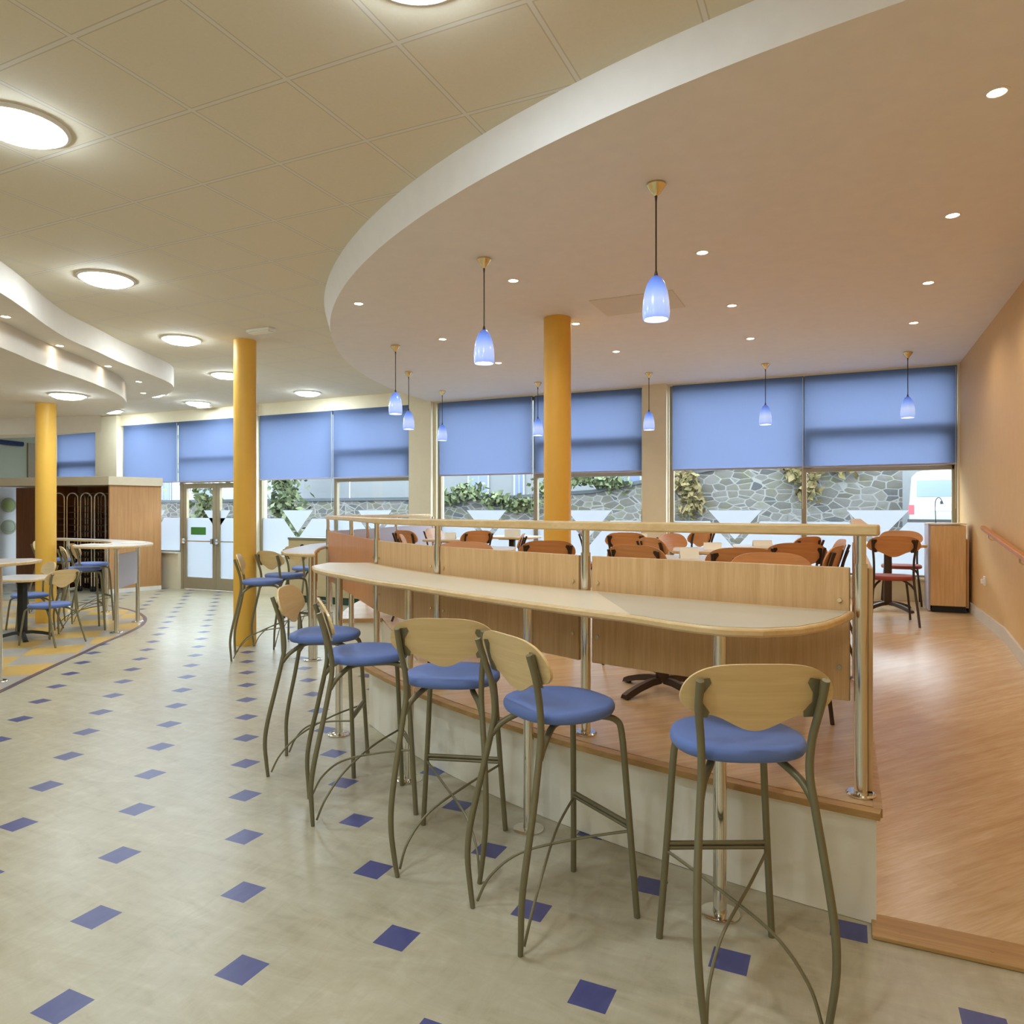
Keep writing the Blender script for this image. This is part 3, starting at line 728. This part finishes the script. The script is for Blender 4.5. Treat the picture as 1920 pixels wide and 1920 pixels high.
def make_stool(label, group):
    t = thing('bar_stool', label, 'bar stool', (0, 0, 0), 0, group); mt = 'stool_metal'
    seat_mesh(.815).obj('seat', 'seat_blue', t, smooth=60)
    back_mesh(.985).obj('backrest', 'ply', t, smooth=50)
    for s in (-1, 1):
        MB().tube(spline([(s * .188, -.262, 1.045), (s * .184, -.232, .955), (s * .170, -.205, .85), (s * .166, -.198, .75), (s * .174, -.212, .66), (s * .190, -.245, .50), (s * .203, -.285, .32), (s * .201, -.300, .20), (s * .188, -.295, .08), (s * .176, -.290, 0.001)], 4), [.0125] * 25 + [.0125 - .00025 * i for i in range(12)], 12).obj('leg', mt, t, smooth=40)
        MB().tube(spline([(s * .173, -.208, .665), (s * .150, -.168, .715), (s * .105, -.095, .757), (s * .100, 0, .762), (s * .118, .10, .762), (s * .148, .160, .745), (s * .160, .178, .69), (s * .172, .190, .50), (s * .188, .203, .25), (s * .205, .215, .001)], 5), .0125, 12).obj('leg', mt, t, smooth=40)
        bracket(s, .985, -.220, .182).obj('bracket', mt, t, smooth=0)
        MB().tube(spline([(s * .184, .199, .325), (s * .06, .03, .285), (-s * .08, -.13, .215), (-s * .150, -.225, .12), (-s * .172, -.272, .025)], 6), .0055, 8).obj('cross_rod', mt, t, smooth=40)
    fr_ = MB(); fr_.tube([(-.182, .197, .352), (.182, .197, .352)], .0085, 8); fr_.tube([(-.182, .200, .334), (.182, .200, .334)], .0085, 8); fr_.obj('footrest', mt, t, smooth=40)
    return t
def make_chair(label, group, fabric_, wood_, mt):
    t = thing('chair', label, 'chair', (0, 0, 0), 0, group)
    seat_mesh(.465).obj('seat', fabric_, t, smooth=60)
    back_mesh(.765, h1=.098).obj('backrest', wood_, t, smooth=50)
    for s in (-1, 1):
        MB().tube(spline([(s * .193, -.262, .825), (s * .184, -.232, .735), (s * .172, -.205, .60), (s * .172, -.200, .46), (s * .180, -.215, .34), (s * .195, -.265, .16), (s * .205, -.32, .001)], 4), .011, 10).obj('leg', mt, t, smooth=40)
        MB().tube(spline([(s * .179, -.210, .345), (s * .150, -.165, .385), (s * .11, -.09, .412), (s * .105, 0, .415), (s * .125, .10, .415), (s * .152, .160, .40), (s * .164, .178, .35), (s * .185, .195, .17), (s * .20, .21, .001)], 4), .011, 10).obj('leg', mt, t, smooth=40)
        bracket(s, .765, -.220, .182).obj('bracket', mt, t, smooth=0)
    return t

G1 = 'bar stools at the long curved counter'
s0 = make_stool('right hand bar stool at the long counter, backrest towards the viewer', G1)
s0.location = (-.337, 2.483 - .10, 0); s0.rotation_euler = (0, 0, math.radians(25.7))
def stool(x, y, deg, label, group): return dup(s0, (x, y, 0), math.radians(deg), label, group)
s0.location = (-.337, 2.483, 0)
stool(-1.012, 2.617, -33.9, 'second bar stool from the right, turned sideways with its seat to the right', G1)
stool(-1.632, 2.876, 16.4, 'middle bar stool at the long counter, backrest facing the viewer', G1)
stool(-2.284, 3.112, -46.6, 'fourth bar stool from the right, its narrow backrest seen at a slant', G1)
stool(-2.865, 3.476, -64.7, 'leftmost bar stool at the long counter, backrest nearly edge on', G1)
G2 = 'bar stools by the aisle column'
stool(-5.61, 5.79, -50, 'bar stool standing directly before the yellow aisle column', G2)
stool(-5.90, 6.44, -9, 'bar stool right of the aisle column with its rounded backrest seen whole', G2)
stool(-6.33, 7.36, -14, 'bar stool furthest back at the shorter counter', G2)
G3 = 'bar stools in the left seating zone'
stool(-10.95, 7.02, -60, 'bar stool left of the crescent counter by the tray recess', G3)
stool(-8.94, 6.08, -26, 'bar stool nearest the viewer at the crescent counter', G3)
stool(-9.60, 6.66, -20, 'bar stool with its back below the near arm of the crescent counter', G3)

GB = 'blue seated chairs in the left zone'
cb0 = make_chair('blue seated chair at the right of the low pedestal table, back to the viewer', GB, 'seat_blue', 'ply', 'stool_metal')
cb0.location = (-8.40, 5.30, .004); cb0.rotation_euler = (0, 0, math.radians(100))
dup(cb0, (-9.58, 5.80, .004), math.radians(165), 'blue seated chair behind the low pedestal table', GB)
dup(cb0, (-9.62, 4.95, .004), math.radians(-70), 'blue seated chair at the left of the low pedestal table', GB)
dup(cb0, (-10.6, 5.5, .004), math.radians(120), 'blue seated chair furthest left behind the pedestal table', GB)

# pedestal tables
def make_table(name, label, group, half, top, edge, mt, h=.74, foot=.30):
    t = thing(name, label, 'table', (0, 0, 0), 0, group)
    pl = []
    for cxs, cys, a0_ in ((1, 1, 0), (-1, 1, 90), (-1, -1, 180), (1, -1, 270)):
        pl += [(cxs * (half - .12) + .12 * math.cos(math.radians(a0_ + k * 15)), cys * (half - .12) + .12 * math.sin(math.radians(a0_ + k * 15))) for k in range(7)]
    MB().prism(pl, h - .028, h - .0005).obj('table_top', edge, t, smooth=25, bevel=.005)
    MB().prism(inset(pl, .010), h - .001, h + .0006).obj('laminate', top, t, smooth=0)
    MB().box((0, 0, (h - .03 + .06) / 2), (.078, .078, h - .03 - .06), bev=.008).box((0, 0, h - .038), (.30, .30, .014)).obj('pedestal', mt, t, smooth=30)
    for k in range(4):
        a_ = PI / 4 + k * PI / 2; c_, s_ = math.cos(a_), math.sin(a_); pts = [(.03, .075), (.10, .072), (.20, .052), (.28, .028), (.32, .016)]; m = MB(); rg = []
        for (r_, z_) in pts:
            w_ = .026 + .02 * max(0, (r_ - .18)); hh = .018 if r_ < .3 else .012
            rg.append([m.b.verts.new((r_ * c_ - s_ * w_ * q1, r_ * s_ + c_ * w_ * q1, z_ + hh * q2)) for q1, q2 in ((-1, -1), (1, -1), (.6, 1), (-.6, 1))])
        for A, B in zip(rg, rg[1:]):
            for q in range(4): m.b.faces.new((A[q], A[(q + 1) % 4], B[(q + 1) % 4], B[q]))
        m.b.faces.new(rg[0]); m.b.faces.new(rg[-1][::-1])
        m.lathe([(0, .001), (.016, .001), (.016, .012), (0, .012)], (.29 * c_, .29 * s_, 0), 10)
        m.obj('foot', mt, t, smooth=40)
    return t
tb0 = make_table('pedestal_table', 'low square table on a black pedestal in the left seating zone', 'pedestal tables', .36, 'laminate_lilac', 'beech_x', 'black_metal')
tb0.location = (-9.0, 5.36, .004); tb0.rotation_euler = (0, 0, .35)
GT = 'dining tables on the deck'
TD = [(-1.02, 4.37, .26, 'dining table nearest the railing, its pedestal feet seen through the gap under the panels'),
      (-1.05, 5.62, .3, 'dining table with a folded card at its near edge, just above the railing panels'),
      (-1.15, 6.95, .2, 'dining table behind the card table and right of the deck column'),
      (-.72, 7.85, .15, 'dining table with a slanted card, towards the right hand bay'),
      (-2.30, 8.62, .3, 'dining table before the cream pier right of the deck column'),
      (.42, 9.02, 0, 'dining table by the window beside the tall cabinet'),
      (-4.30, 9.25, .1, 'dining table by the windows left of the deck column'),
      (-4.60, 8.15, .2, 'dining table furthest left on the deck'),
      (-3.25, 6.20, .4, 'dining table left of the foot of the deck column')]
tr0 = None; tabs = []
for (x, y, r_, l) in TD:
    if tr0 is None:
        tr0 = make_table('dining_table', l, GT, .36, 'laminate_lilac', 'beech_x', 'brown_metal'); tr0.location = (x, y, ZP + .001); tr0.rotation_euler = (0, 0, r_)
        tabs.append(tr0)
    else: tabs.append(dup(tr0, (x, y, ZP + .001), r_, l))


GC = 'red seated chairs on the deck'
CH = [(-.33, 5.83, 20, 'deck chair whose whole backrest with two dark brackets shows above the right panel'),
      (-.41, 4.43, 200, 'deck chair nearest the railing, pale curved backrest top above the right panel'),
      (-.62, 4.92, 15, 'deck chair left of the broad bracketed backrest, partly behind the pale one'),
      (-1.37, 4.98, -12, 'deck chair with pale backrest left of the folded card'),
      (-.04, 5.46, 78, 'deck chair seen sideways, left of the end post of the railing'),
      (-.02, 6.74, 100, 'deck chair seen edge on, close beside the end post'),
      (.42, 7.82, 4, 'deck chair with red seat in the clear, right of the end post'),
      (.60, 9.90, 178, 'deck chair half hidden by the tall cabinet'),
      (-1.62, 6.42, -45, 'deck chair at the left corner of the table right of the column'),
      (-1.70, 7.62, -115, 'deck chair behind the table right of the column'),
      (-.30, 7.30, 60, 'deck chair right of the table with the slanted card'),
      (-2.22, 7.75, 8, 'deck chair with its backrest just right of the yellow deck column'),
      (-2.95, 8.35, -75, 'deck chair seen past the right edge of the deck column'),
      (-3.12, 7.02, 110, 'deck chair with its backrest just left of the yellow deck column'),
      (-2.20, 5.42, 28, 'deck chair in front of the foot of the deck column, low broad arc'),
      (-2.72, 4.98, 200, 'deck chair behind the second railing panel from the left'),
      (-4.15, 6.20, -60, 'deck chair left of the table by the column foot'),
      (-4.95, 7.45, -20, 'deck chair at the near side of the furthest left deck table'),
      (-4.05, 7.75, 60, 'deck chair at the right side of the furthest left deck table'),
      (-3.55, 9.15, 80, 'deck chair by the windows behind the deck column'),
      (-1.60, 9.05, 60, 'deck chair right of the table before the cream pier'),
      (-5.2, 8.55, -90, 'deck chair nearest the left pier of the deck')]
cr0 = None
for (x, y, dg, l) in CH:
    r_ = math.radians(dg); ox_, oy_ = x - .25 * math.sin(r_), y + .25 * math.cos(r_)
    if cr0 is None:
        cr0 = make_chair(l, GC, 'seat_red', 'ply_red', 'brown_metal'); cr0.location = (ox_, oy_, ZP + .001); cr0.rotation_euler = (0, 0, r_)
    else: dup(cr0, (ox_, oy_, ZP + .001), r_, l)

# folded cards on the tables
def card(x, y, z, rz, w, h, label):
    m = MB(); t_ = .0025; d = h * .38
    for s in (-1, 1):
        A = [(-w / 2, s * d, 0), (w / 2, s * d, 0), (w / 2, 0, h), (-w / 2, 0, h)]
        P1 = [m.b.verts.new(p) for p in A]; P2 = [m.b.verts.new((p[0], p[1] - s * t_, p[2])) for p in A]
        for k in range(4): m.b.faces.new((P1[k], P1[(k + 1) % 4], P2[(k + 1) % 4], P2[k]))
        m.b.faces.new(P1); m.b.faces.new(P2[::-1])
    o = m.obj('menu_card', 'card', smooth=0); o.location = (x, y, z); o.rotation_euler = (0, 0, rz); tag(o, label, 'card', 'folded cards on the tables'); return o
zt = ZP + .743
card(-1.08, 5.50, zt, .42, .14, .085, 'folded white card standing at the edge of the table above the railing panels')
card(-1.12, 6.80, zt, .2, .16, .07, 'folded card on the table right of the deck column')
card(-.78, 7.76, zt, .5, .20, .06, 'low slanted card on the table towards the right hand bay')
card(-2.28, 8.50, zt, .3, .22, .09, 'folded card on the table before the cream pier')
card(-4.25, 9.15, zt, .3, .22, .10, 'white card on the table by the windows left of the column')
card(-4.62, 8.05, zt, .3, .14, .08, 'small card on the furthest left deck table')
o = MB().box((0, 0, .006), (.30, .21, .012), .2).obj('paper_stack', 'card', smooth=0); o.location = (-8.80, 6.16, 1.1012); tag(o, 'stack of white papers at the near side of the crescent counter', 'papers', 'papers on the crescent counter')
o = MB().box((0, 0, .008), (.26, .19, .016), .5).obj('paper_stack', 'card', smooth=0); o.location = (-8.80, 6.70, 1.1012); tag(o, 'stack of white papers at the far side of the crescent counter', 'papers', 'papers on the crescent counter')

# ------------------------------------------------------------------ right side: cabinet, cable, handrail
t = thing('cabinet', 'tall narrow beech cabinet on a black plinth by the right wall', 'cabinet', (0, 0, 0))
zc = ZP + .001
MB().b2(.85, 1.165, 9.06, 9.48, zc, zc + .07).obj('plinth', 'black', t, smooth=0)
MB().b2(.835, 1.165, 9.04, 9.50, zc + .07, 1.385, bev=.003).obj('body', 'beech_v', t, smooth=0)
MB().b2(.815, .8349, 9.06, 9.50, zc + .01, 1.395, bev=.003).obj('side_panel', 'lilac_panel', t, smooth=0)
MB().b2(1.1655, 1.20, 9.10, 9.48, zc + .05, 1.235, bev=.003).obj('side_panel', 'beech_v', t, smooth=0)
MB().b2(.81, 1.17, 9.03, 9.51, 1.3955, 1.408, bev=.002).obj('cabinet_top', 'beech_x', t, smooth=0)
MB().tube(spline([(.90, 9.2, 1.408), (.895, 9.2, 1.62), (.91, 9.2, 1.68), (.935, 9.2, 1.69), (.955, 9.2, 1.66), (.97, 9.2, 1.62)], 5), .004, 8).obj('hook_rod', 'black_metal', t)
o = MB().tube(spline([(1.165, 9.50, 1.33), (1.19, 9.55, 1.335), (1.205, 9.58, 1.30), (1.208, 9.6, 1.15), (1.204, 9.6, 1.0), (1.207, 9.6, .8), (1.203, 9.6, .6), (1.20, 9.58, .46), (1.15, 9.54, .449)], 5), .005, 8).obj('cable', 'brown_metal'); tag(o, 'thin dark cable hanging between the tall cabinet and the right wall', 'cable')
t = thing('wall_socket', 'small white socket low on the ochre right wall beside the cabinet', 'socket', (XR, 8.3, .86))
MB().b2(-.012, -.0005, -.045, .045, -.045, .045, bev=.003).obj('face_plate', 'socket_white', t, smooth=0); MB().b2(-.04, -.0125, -.03, .0, -.025, .02, bev=.004).obj('plug', 'socket_white', t, smooth=0)
t = thing('bottle', 'green topped white bottle standing behind the tall cabinet', 'bottle', (1.165, 9.72, ZP + .001))
MB().lathe([(0, 0), (.035, 0), (.036, .02), (.036, .17), (.030, .20), (0, .20)], seg=20).obj('body', 'socket_white', t); MB().lathe([(0, .201), (.034, .201), (.036, .25), (.030, .33), (.012, .36), (0, .36)], seg=20).obj('cap', 'sign_green', t)
# sloping wall handrail above the ramp
t = thing('wall_handrail', 'wooden handrail sloping along the ochre right wall above the ramp', 'handrail', (0, 0, 0))
def hz(y): return 1.372 - .103 * (7.86 - y)
m = MB(); ys = [8.0, 7.0, 6.0, 5.0, 4.0, 3.0]; rg = []
for y in ys:
    rg.append([m.b.verts.new(p) for p in ((XR - .085, y, hz(y) - .018), (XR - .085, y, hz(y) + .018), (XR - .045, y, hz(y) + .020), (XR - .042, y, hz(y) - .018))])
for A, B in zip(rg, rg[1:]):
    for q in range(4): m.b.faces.new((A[q], A[(q + 1) % 4], B[(q + 1) % 4], B[q]))
m.b.faces.new(rg[0]); m.b.faces.new(rg[-1][::-1]); m.obj('rail', 'beech_dark', t, smooth=0, bevel=.006)
for y in (7.7, 6.4, 5.1, 3.8):
    MB().tube([(XR - .065, y, hz(y) - .017), (XR - .065, y, hz(y) - .06), (XR - .045, y, hz(y) - .075), (XR - .001, y, hz(y) - .075)], .007, 8).obj('support', 'chrome', t)

# ------------------------------------------------------------------ left side: tray recess, racks, wall details, station
A_, B_, D_ = (-12.18, 9.86), (-12.43, 8.95), (-13.97, 8.70)
t = thing('tray_recess', 'beech clad corner enclosure with cream top edge left of the entrance doors', 'partition', (0, 0, 0))
def slab(p, q, z0, z1, th, name, mat, bev=0.0, off=0.0):
    p, q = Vector((p[0], p[1], 0)), Vector((q[0], q[1], 0)); d = q - p; c = (p + q) / 2; n_ = Vector((-d.y, d.x, 0)).normalized() * off
    return MB().box((c.x + n_.x, c.y + n_.y, (z0 + z1) / 2), (d.length, th, z1 - z0), math.atan2(d.y, d.x)).obj(name, mat, t, smooth=0, bevel=bev)
slab(A_, B_, .08, 2.02, .05, 'side_panel', 'booth_wood'); slab(A_, B_, .001, .08, .06, 'plinth', 'white_paint')
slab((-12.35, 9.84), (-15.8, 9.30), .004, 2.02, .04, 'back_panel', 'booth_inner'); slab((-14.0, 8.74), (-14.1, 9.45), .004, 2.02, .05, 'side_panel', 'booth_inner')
fc = MB().prism([(A_[0] + .06, A_[1]), (B_[0] + .06, B_[1] - .05), (D_[0] - 1.4, D_[1] - .3), (D_[0] - 1.4, D_[1] + .6), (A_[0], A_[1] + .02)], 2.02, 2.18); fc.obj('cornice', 'cream_box', t, smooth=0, bevel=.004)
for k, (f_, l) in enumerate(((.10, 'arched tray rack at the right end of the recess'), (.31, 'arched tray rack second from the right in the recess'), (.52, 'arched tray rack second from the left in the recess'), (.73, 'arched tray rack at the left end of the recess'))):
    x = B_[0] + (D_[0] - B_[0]) * f_ - .36; y = B_[1] + (D_[1] - B_[1]) * f_ + .10
    t2 = thing('tray_rack', l, 'rack', (x, y, .004), .16, 'arched tray racks in the recess')
    for dy in (0, .48):
        MB().tube(spline([(0, dy, .10), (0, dy, 1.0), (0, dy, 1.72), (.03, dy, 1.83), (.09, dy, 1.87), (.17, dy, 1.87), (.235, dy, 1.83), (.26, dy, 1.72), (.26, dy, 1.0), (.26, dy, .10)], 5), .013, 10).obj('frame', 'chrome', t2)
    sh = MB()
    for q in range(12): sh.b2(.015, .245, .02, .46, .25 + q * .125, .262 + q * .125)
    sh.obj('tray_shelves', 'brown_metal', t2, smooth=0)
    for (cx_, cy_) in ((0, 0), (.26, 0), (0, .48), (.26, .48)): MB().lathe([(0, .0), (.02, .0), (.03, .02), (.03, .06), (.01, .10), (0, .10)], (cx_, cy_, 0), 12).obj('wheel', 'black', t2)

lw = struct(MB().b2(XL + .001, XL + .03, YB, 9.62, 0.004, 2.12).obj('wall_left_dado', 'wall_left_white', smooth=0))
struct(MB().b2(XL + .001, XL + .05, 9.62, YW - .001, .004, 3.0).obj('trim_8', 'frame_bronze', smooth=0))
r1 = lambda u_, v_: ((lambda rx, rz: (lambda tt: (XL + .03, (.4218 * rx + .9067) * tt, EYE + rz * tt))((XL + .03) / (.9067 * rx - .4218)))((u_ - 960) / F, (956.7 - v_) / F))
for (u_, v_, mt, l) in ((16, 947, 'disc_green', 'upper green round disc on the left wall'), (16, 988, 'disc_grey', 'lower grey green round disc on the left wall')):
    px_, py_, pz_ = r1(u_, v_)
    t = thing('wall_disc', l, 'wall disc', (px_, py_, pz_), 0, 'round discs on the left wall')
    m = MB(); m.lathe([(0, 0), (.155, 0), (.155, .012), (.125, .014), (.12, .008), (0, .008)], seg=32); bmesh.ops.transform(m.b, matrix=Matrix.Rotation(PI / 2, 4, 'Y'), verts=m.b.verts); m.obj('rim', 'disc_grey', t)
    m = MB(); m.lathe([(0, .0085), (.118, .0085), (.09, .016), (0, .018)], seg=32); bmesh.ops.transform(m.b, matrix=Matrix.Rotation(PI / 2, 4, 'Y'), verts=m.b.verts); m.obj('face', mt, t)
y0_, z0_ = r1(0, 828)[1:]; y1_, z1_ = r1(41, 833)[1:]
o = MB().tube([(XL + .06, y0_ - 1.2, z0_ + .02), (XL + .06, y1_, z1_)], .05, 10).obj('blue_beam', 'dark_blue'); tag(o, 'dark blue bar under the soffit on the far left wall', 'bar')

t = thing('waste_station', 'low beige station with round openings under the windows beyond the shorter counter', 'cabinet', (0, 0, 0))
MB().b2(-8.58, -6.6, 9.45, 9.94, .12, 1.055, bev=.004).obj('body', 'station_tan', t, smooth=0); MB().b2(-8.55, -6.65, 9.48, 9.93, .001, .12).obj('plinth', 'dark_green', t, smooth=0)
MB().b2(-8.58, -6.58, 9.43, 9.945, 1.0555, 1.09, bev=.003).obj('counter_top', 'station_top', t, smooth=0)
for x in (-8.28, -7.68, -7.08):
    m = MB(); m.tube([(x, 9.447, .93), (x, 9.4499, .93)], .05, 18).obj('opening', 'black', t); MB().b2(x - .24, x + .24, 9.444, 9.4495, .16, .84, bev=.001).obj('door', 'station_tan', t, smooth=0)
# ------------------------------------------------------------------ outside
struct(MB().b2(-60, 30, YW + .26, 70, -.2, .0).obj('ground', 'tarmac', smooth=0))
def wallprofile(pts, y0, y1, z0): return MB().wallpoly([(pts[0][0], z0), (pts[-1][0], z0)] + pts[::-1], y0, y1)
st = wallprofile([(-32, 1.9), (-19, 1.95), (-14, 1.95), (-11.0, 1.98), (-8.0, 2.15), (-5.4, 2.62), (-3.2, 2.95), (-1.0, 3.12), (1.5, 3.2)], 24.0, 24.6, 0).obj('stone_wall', 'stone', smooth=0); tag(st, 'old rubble stone wall across the road outside the windows', 'wall')
cp = MB(); pts = [(-32, 1.9), (-14, 1.95), (-11.0, 1.98), (-8.0, 2.15), (-5.4, 2.62), (-3.2, 2.95), (-1.0, 3.12), (1.5, 3.2)]
cp.wallpoly([(p[0], p[1] + .001) for p in pts] + [(p[0], p[1] + .12) for p in pts[::-1]], 23.93, 24.65); cp.obj('coping', 'roof_slate', st, smooth=0)
st2 = wallprofile([(.5, 3.9), (20, 3.7)], 34, 34.5, 0).obj('stone_wall', 'stone', smooth=0); tag(st2, 'further stone wall behind the parked white vans', 'wall')
def foliage(name, cells, mat, label, cat, size=.16, n=260):
    m = MB(); rnd = random.Random(len(label))
    for (x, y, z, rx, ry, rz_) in cells:
        for k in range(n):
            v_ = Vector((rnd.gauss(0, .42), rnd.gauss(0, .42), rnd.gauss(0, .42))); p = Vector((x + v_.x * rx, y + v_.y * ry, z + v_.z * rz_)); s = size * rnd.uniform(.5, 1.2)
            e1 = Vector((rnd.uniform(-1, 1), rnd.uniform(-1, 1), rnd.uniform(-1, 1))).normalized() * s; e2 = e1.cross(Vector((rnd.uniform(-1, 1), rnd.uniform(-1, 1), rnd.uniform(-1, 1)))).normalized() * s * .6
            q = [m.b.verts.new(p + e1), m.b.verts.new(p + e2), m.b.verts.new(p - e1), m.b.verts.new(p - e2)]; m.b.faces.new(q)
    o = m.obj(name, mat, smooth=0); tag(o, label, cat); return o
foliage('ivy', [(-14 + i * 1.1, 23.9, 2.0 + .25 * math.sin(i * 1.7) + (0 if i < 3 else .22 * (i - 3)), .8, .3, .32) for i in range(7)], 'leaves', 'pale green ivy growing along the top of the stone wall', 'ivy', n=150)
foliage('creeper', [(-4.9, 23.72, 2.5, .5, .2, .5), (-4.6, 23.72, 1.9, .45, .2, .8), (-1.4, 23.72, 2.9, .5, .2, .4), (-1.1, 23.72, 2.4, .45, .2, .7), (-.1, 23.72, 2.95, .5, .2, .3)], 'autumn_leaves', 'yellowing creeper hanging down the stone wall', 'creeper', n=170)
foliage('bush', [(-16.6, 18.2, 2.3, .75, .6, 2.2), (-16.9, 18.2, 3.2, .6, .5, 1.2), (-16.7, 18.2, .9, .7, .6, 1.8)], 'leaves', 'green bush outside right of the aisle column', 'bush', .14, 420)
foliage('tree', [(-24.5, 22, 1.2, .6, .5, 1.4), (-24.5, 22, 3.6, 1.6, 1, 1.4), (-23.6, 22, 4.6, 1.4, 1, 1.2)], 'leaves', 'tree outside seen through the right entrance door', 'tree', .2, 340)
def house(x0, x1, y, z1, label, mat, wins, roof=0):
    t = MB().b2(x0, x1, y, y + 6, .0, z1).obj('building', mat, smooth=0); tag(t, label, 'building')
    for (cx_, cz_, w_, h_) in wins:
        f_ = MB().b2(cx_ - w_ / 2 - .09, cx_ + w_ / 2 + .09, y - .06, y - .001, cz_ - h_ / 2 - .09, cz_ + h_ / 2 + .09).obj('window', 'house_white', t, smooth=0)
        MB().b2(cx_ - w_ / 2, cx_ - .03, y - .075, y - .061, cz_ - h_ / 2, cz_ + h_ / 2).b2(cx_ + .03, cx_ + w_ / 2, y - .075, y - .061, cz_ - h_ / 2, cz_ + h_ / 2).obj('pane', 'win_dark', f_, smooth=0)
    return t
house(-22.0, 4.0, 28.5, 8.5, 'long grey rendered building behind the stone wall', 'render_grey', [(-14.9, 2.75, .9, 1.25), (-12.9, 2.6, .35, 1.5), (-8.0, 3.0, .9, .9), (-5.9, 3.3, .7, .9), (-20, 5.5, 1, 1.4), (-16, 5.8, 1, 1.4), (-10, 5.8, 1, 1.4)])
h2 = house(-48.0, -25.5, 27.0, 7.5, 'pale building across the street beyond the entrance doors', 'house_white', [(-30.0, 2.9, .8, 1.6), (-33.0, 2.9, .8, 1.6), (-27.6, 2.9, .8, 1.6), (-30.0, 5.2, .8, 1.2), (-36, 2.9, .8, 1.5)])
MB().b2(-48.1, -25.4, 26.9, 27.1, 1.75, 1.95).obj('ledge', 'roof_slate', h2, smooth=0)

def make_van(label):
    """white panel van, rear at y=0, nose towards +y"""
    t = thing('van', label, 'van', (0, 0, 0), 0, 'white vans parked outside'); m = MB(); rg = []
    for (y, zt_, w_) in ((0, 1.78, .80), (.06, 1.92, .84), (.5, 1.97, .86), (2.8, 1.95, .86), (3.4, 1.86, .84), (3.9, 1.35, .82), (4.5, 1.12, .80), (4.62, .9, .74)):
        R_ = .16; zb = .34; P_ = [(-w_, zb), (-w_ - .01, .9), (-w_ + .06, zt_ - R_), (-w_ + R_ + .05, zt_ - .02), (0, zt_), (w_ - R_ - .05, zt_ - .02), (w_ - .06, zt_ - R_), (w_ + .01, .9), (w_, zb)]
        rg.append([m.b.verts.new((p[0], y, p[1])) for p in P_])
    for A, B in zip(rg, rg[1:]):
        for q in range(9): m.b.faces.new((A[q], A[(q + 1) % 9], B[(q + 1) % 9], B[q]))
    m.b.faces.new(rg[0]); m.b.faces.new(rg[-1][::-1]); m.obj('body', 'van_white', t, smooth=40)
    MB().b2(-.62, .62, -.012, .01, 1.20, 1.66, bev=.004).obj('rear_window', 'van_glass', t, smooth=0)
    for s in (-1, 1):
        MB().b2(s * .76 - .07, s * .76 + .07, -.02, .04, .72, .98, bev=.004).obj('tail_light', 'tail_red', t, smooth=0)
        m = MB(); m.b2(s * .872 - .01, s * .872 + .01, .35, 1.6, 1.12, 1.55); m.obj('side_window', 'van_glass', t, smooth=0)
        for yy in (.85, 3.75): MB().tube([(s * .66, yy, .33), (s * .86, yy, .33)], .33, 24).obj('wheel', 'tyre', t)
    MB().b2(-.26, .26, -.02, .0, .82, .93).obj('number_plate', 'card', t, smooth=0); MB().b2(-.84, .84, -.07, .05, .34, .58, bev=.01).obj('bumper', 'tyre', t, smooth=0)
    m = MB().b2(-.02, .02, -.03, .0, 1.0, 1.08); m.obj('door_handle', 'tyre', t, smooth=0)
    return t
v1 = make_van('white van with its rear to the window, at the right edge of the bay'); 
rzv = math.radians(-24); v1.location = (3.50, 19.6, .62); v1.rotation_euler = (0, 0, rzv)
dup(v1, (2.35, 22.7, .72), rzv, 'white van parked beyond the nearer one')
struct(MB().b2(1.8, 18, 17.5, 33.9, .0, .61).obj('ground_verge', 'tarmac', smooth=0))
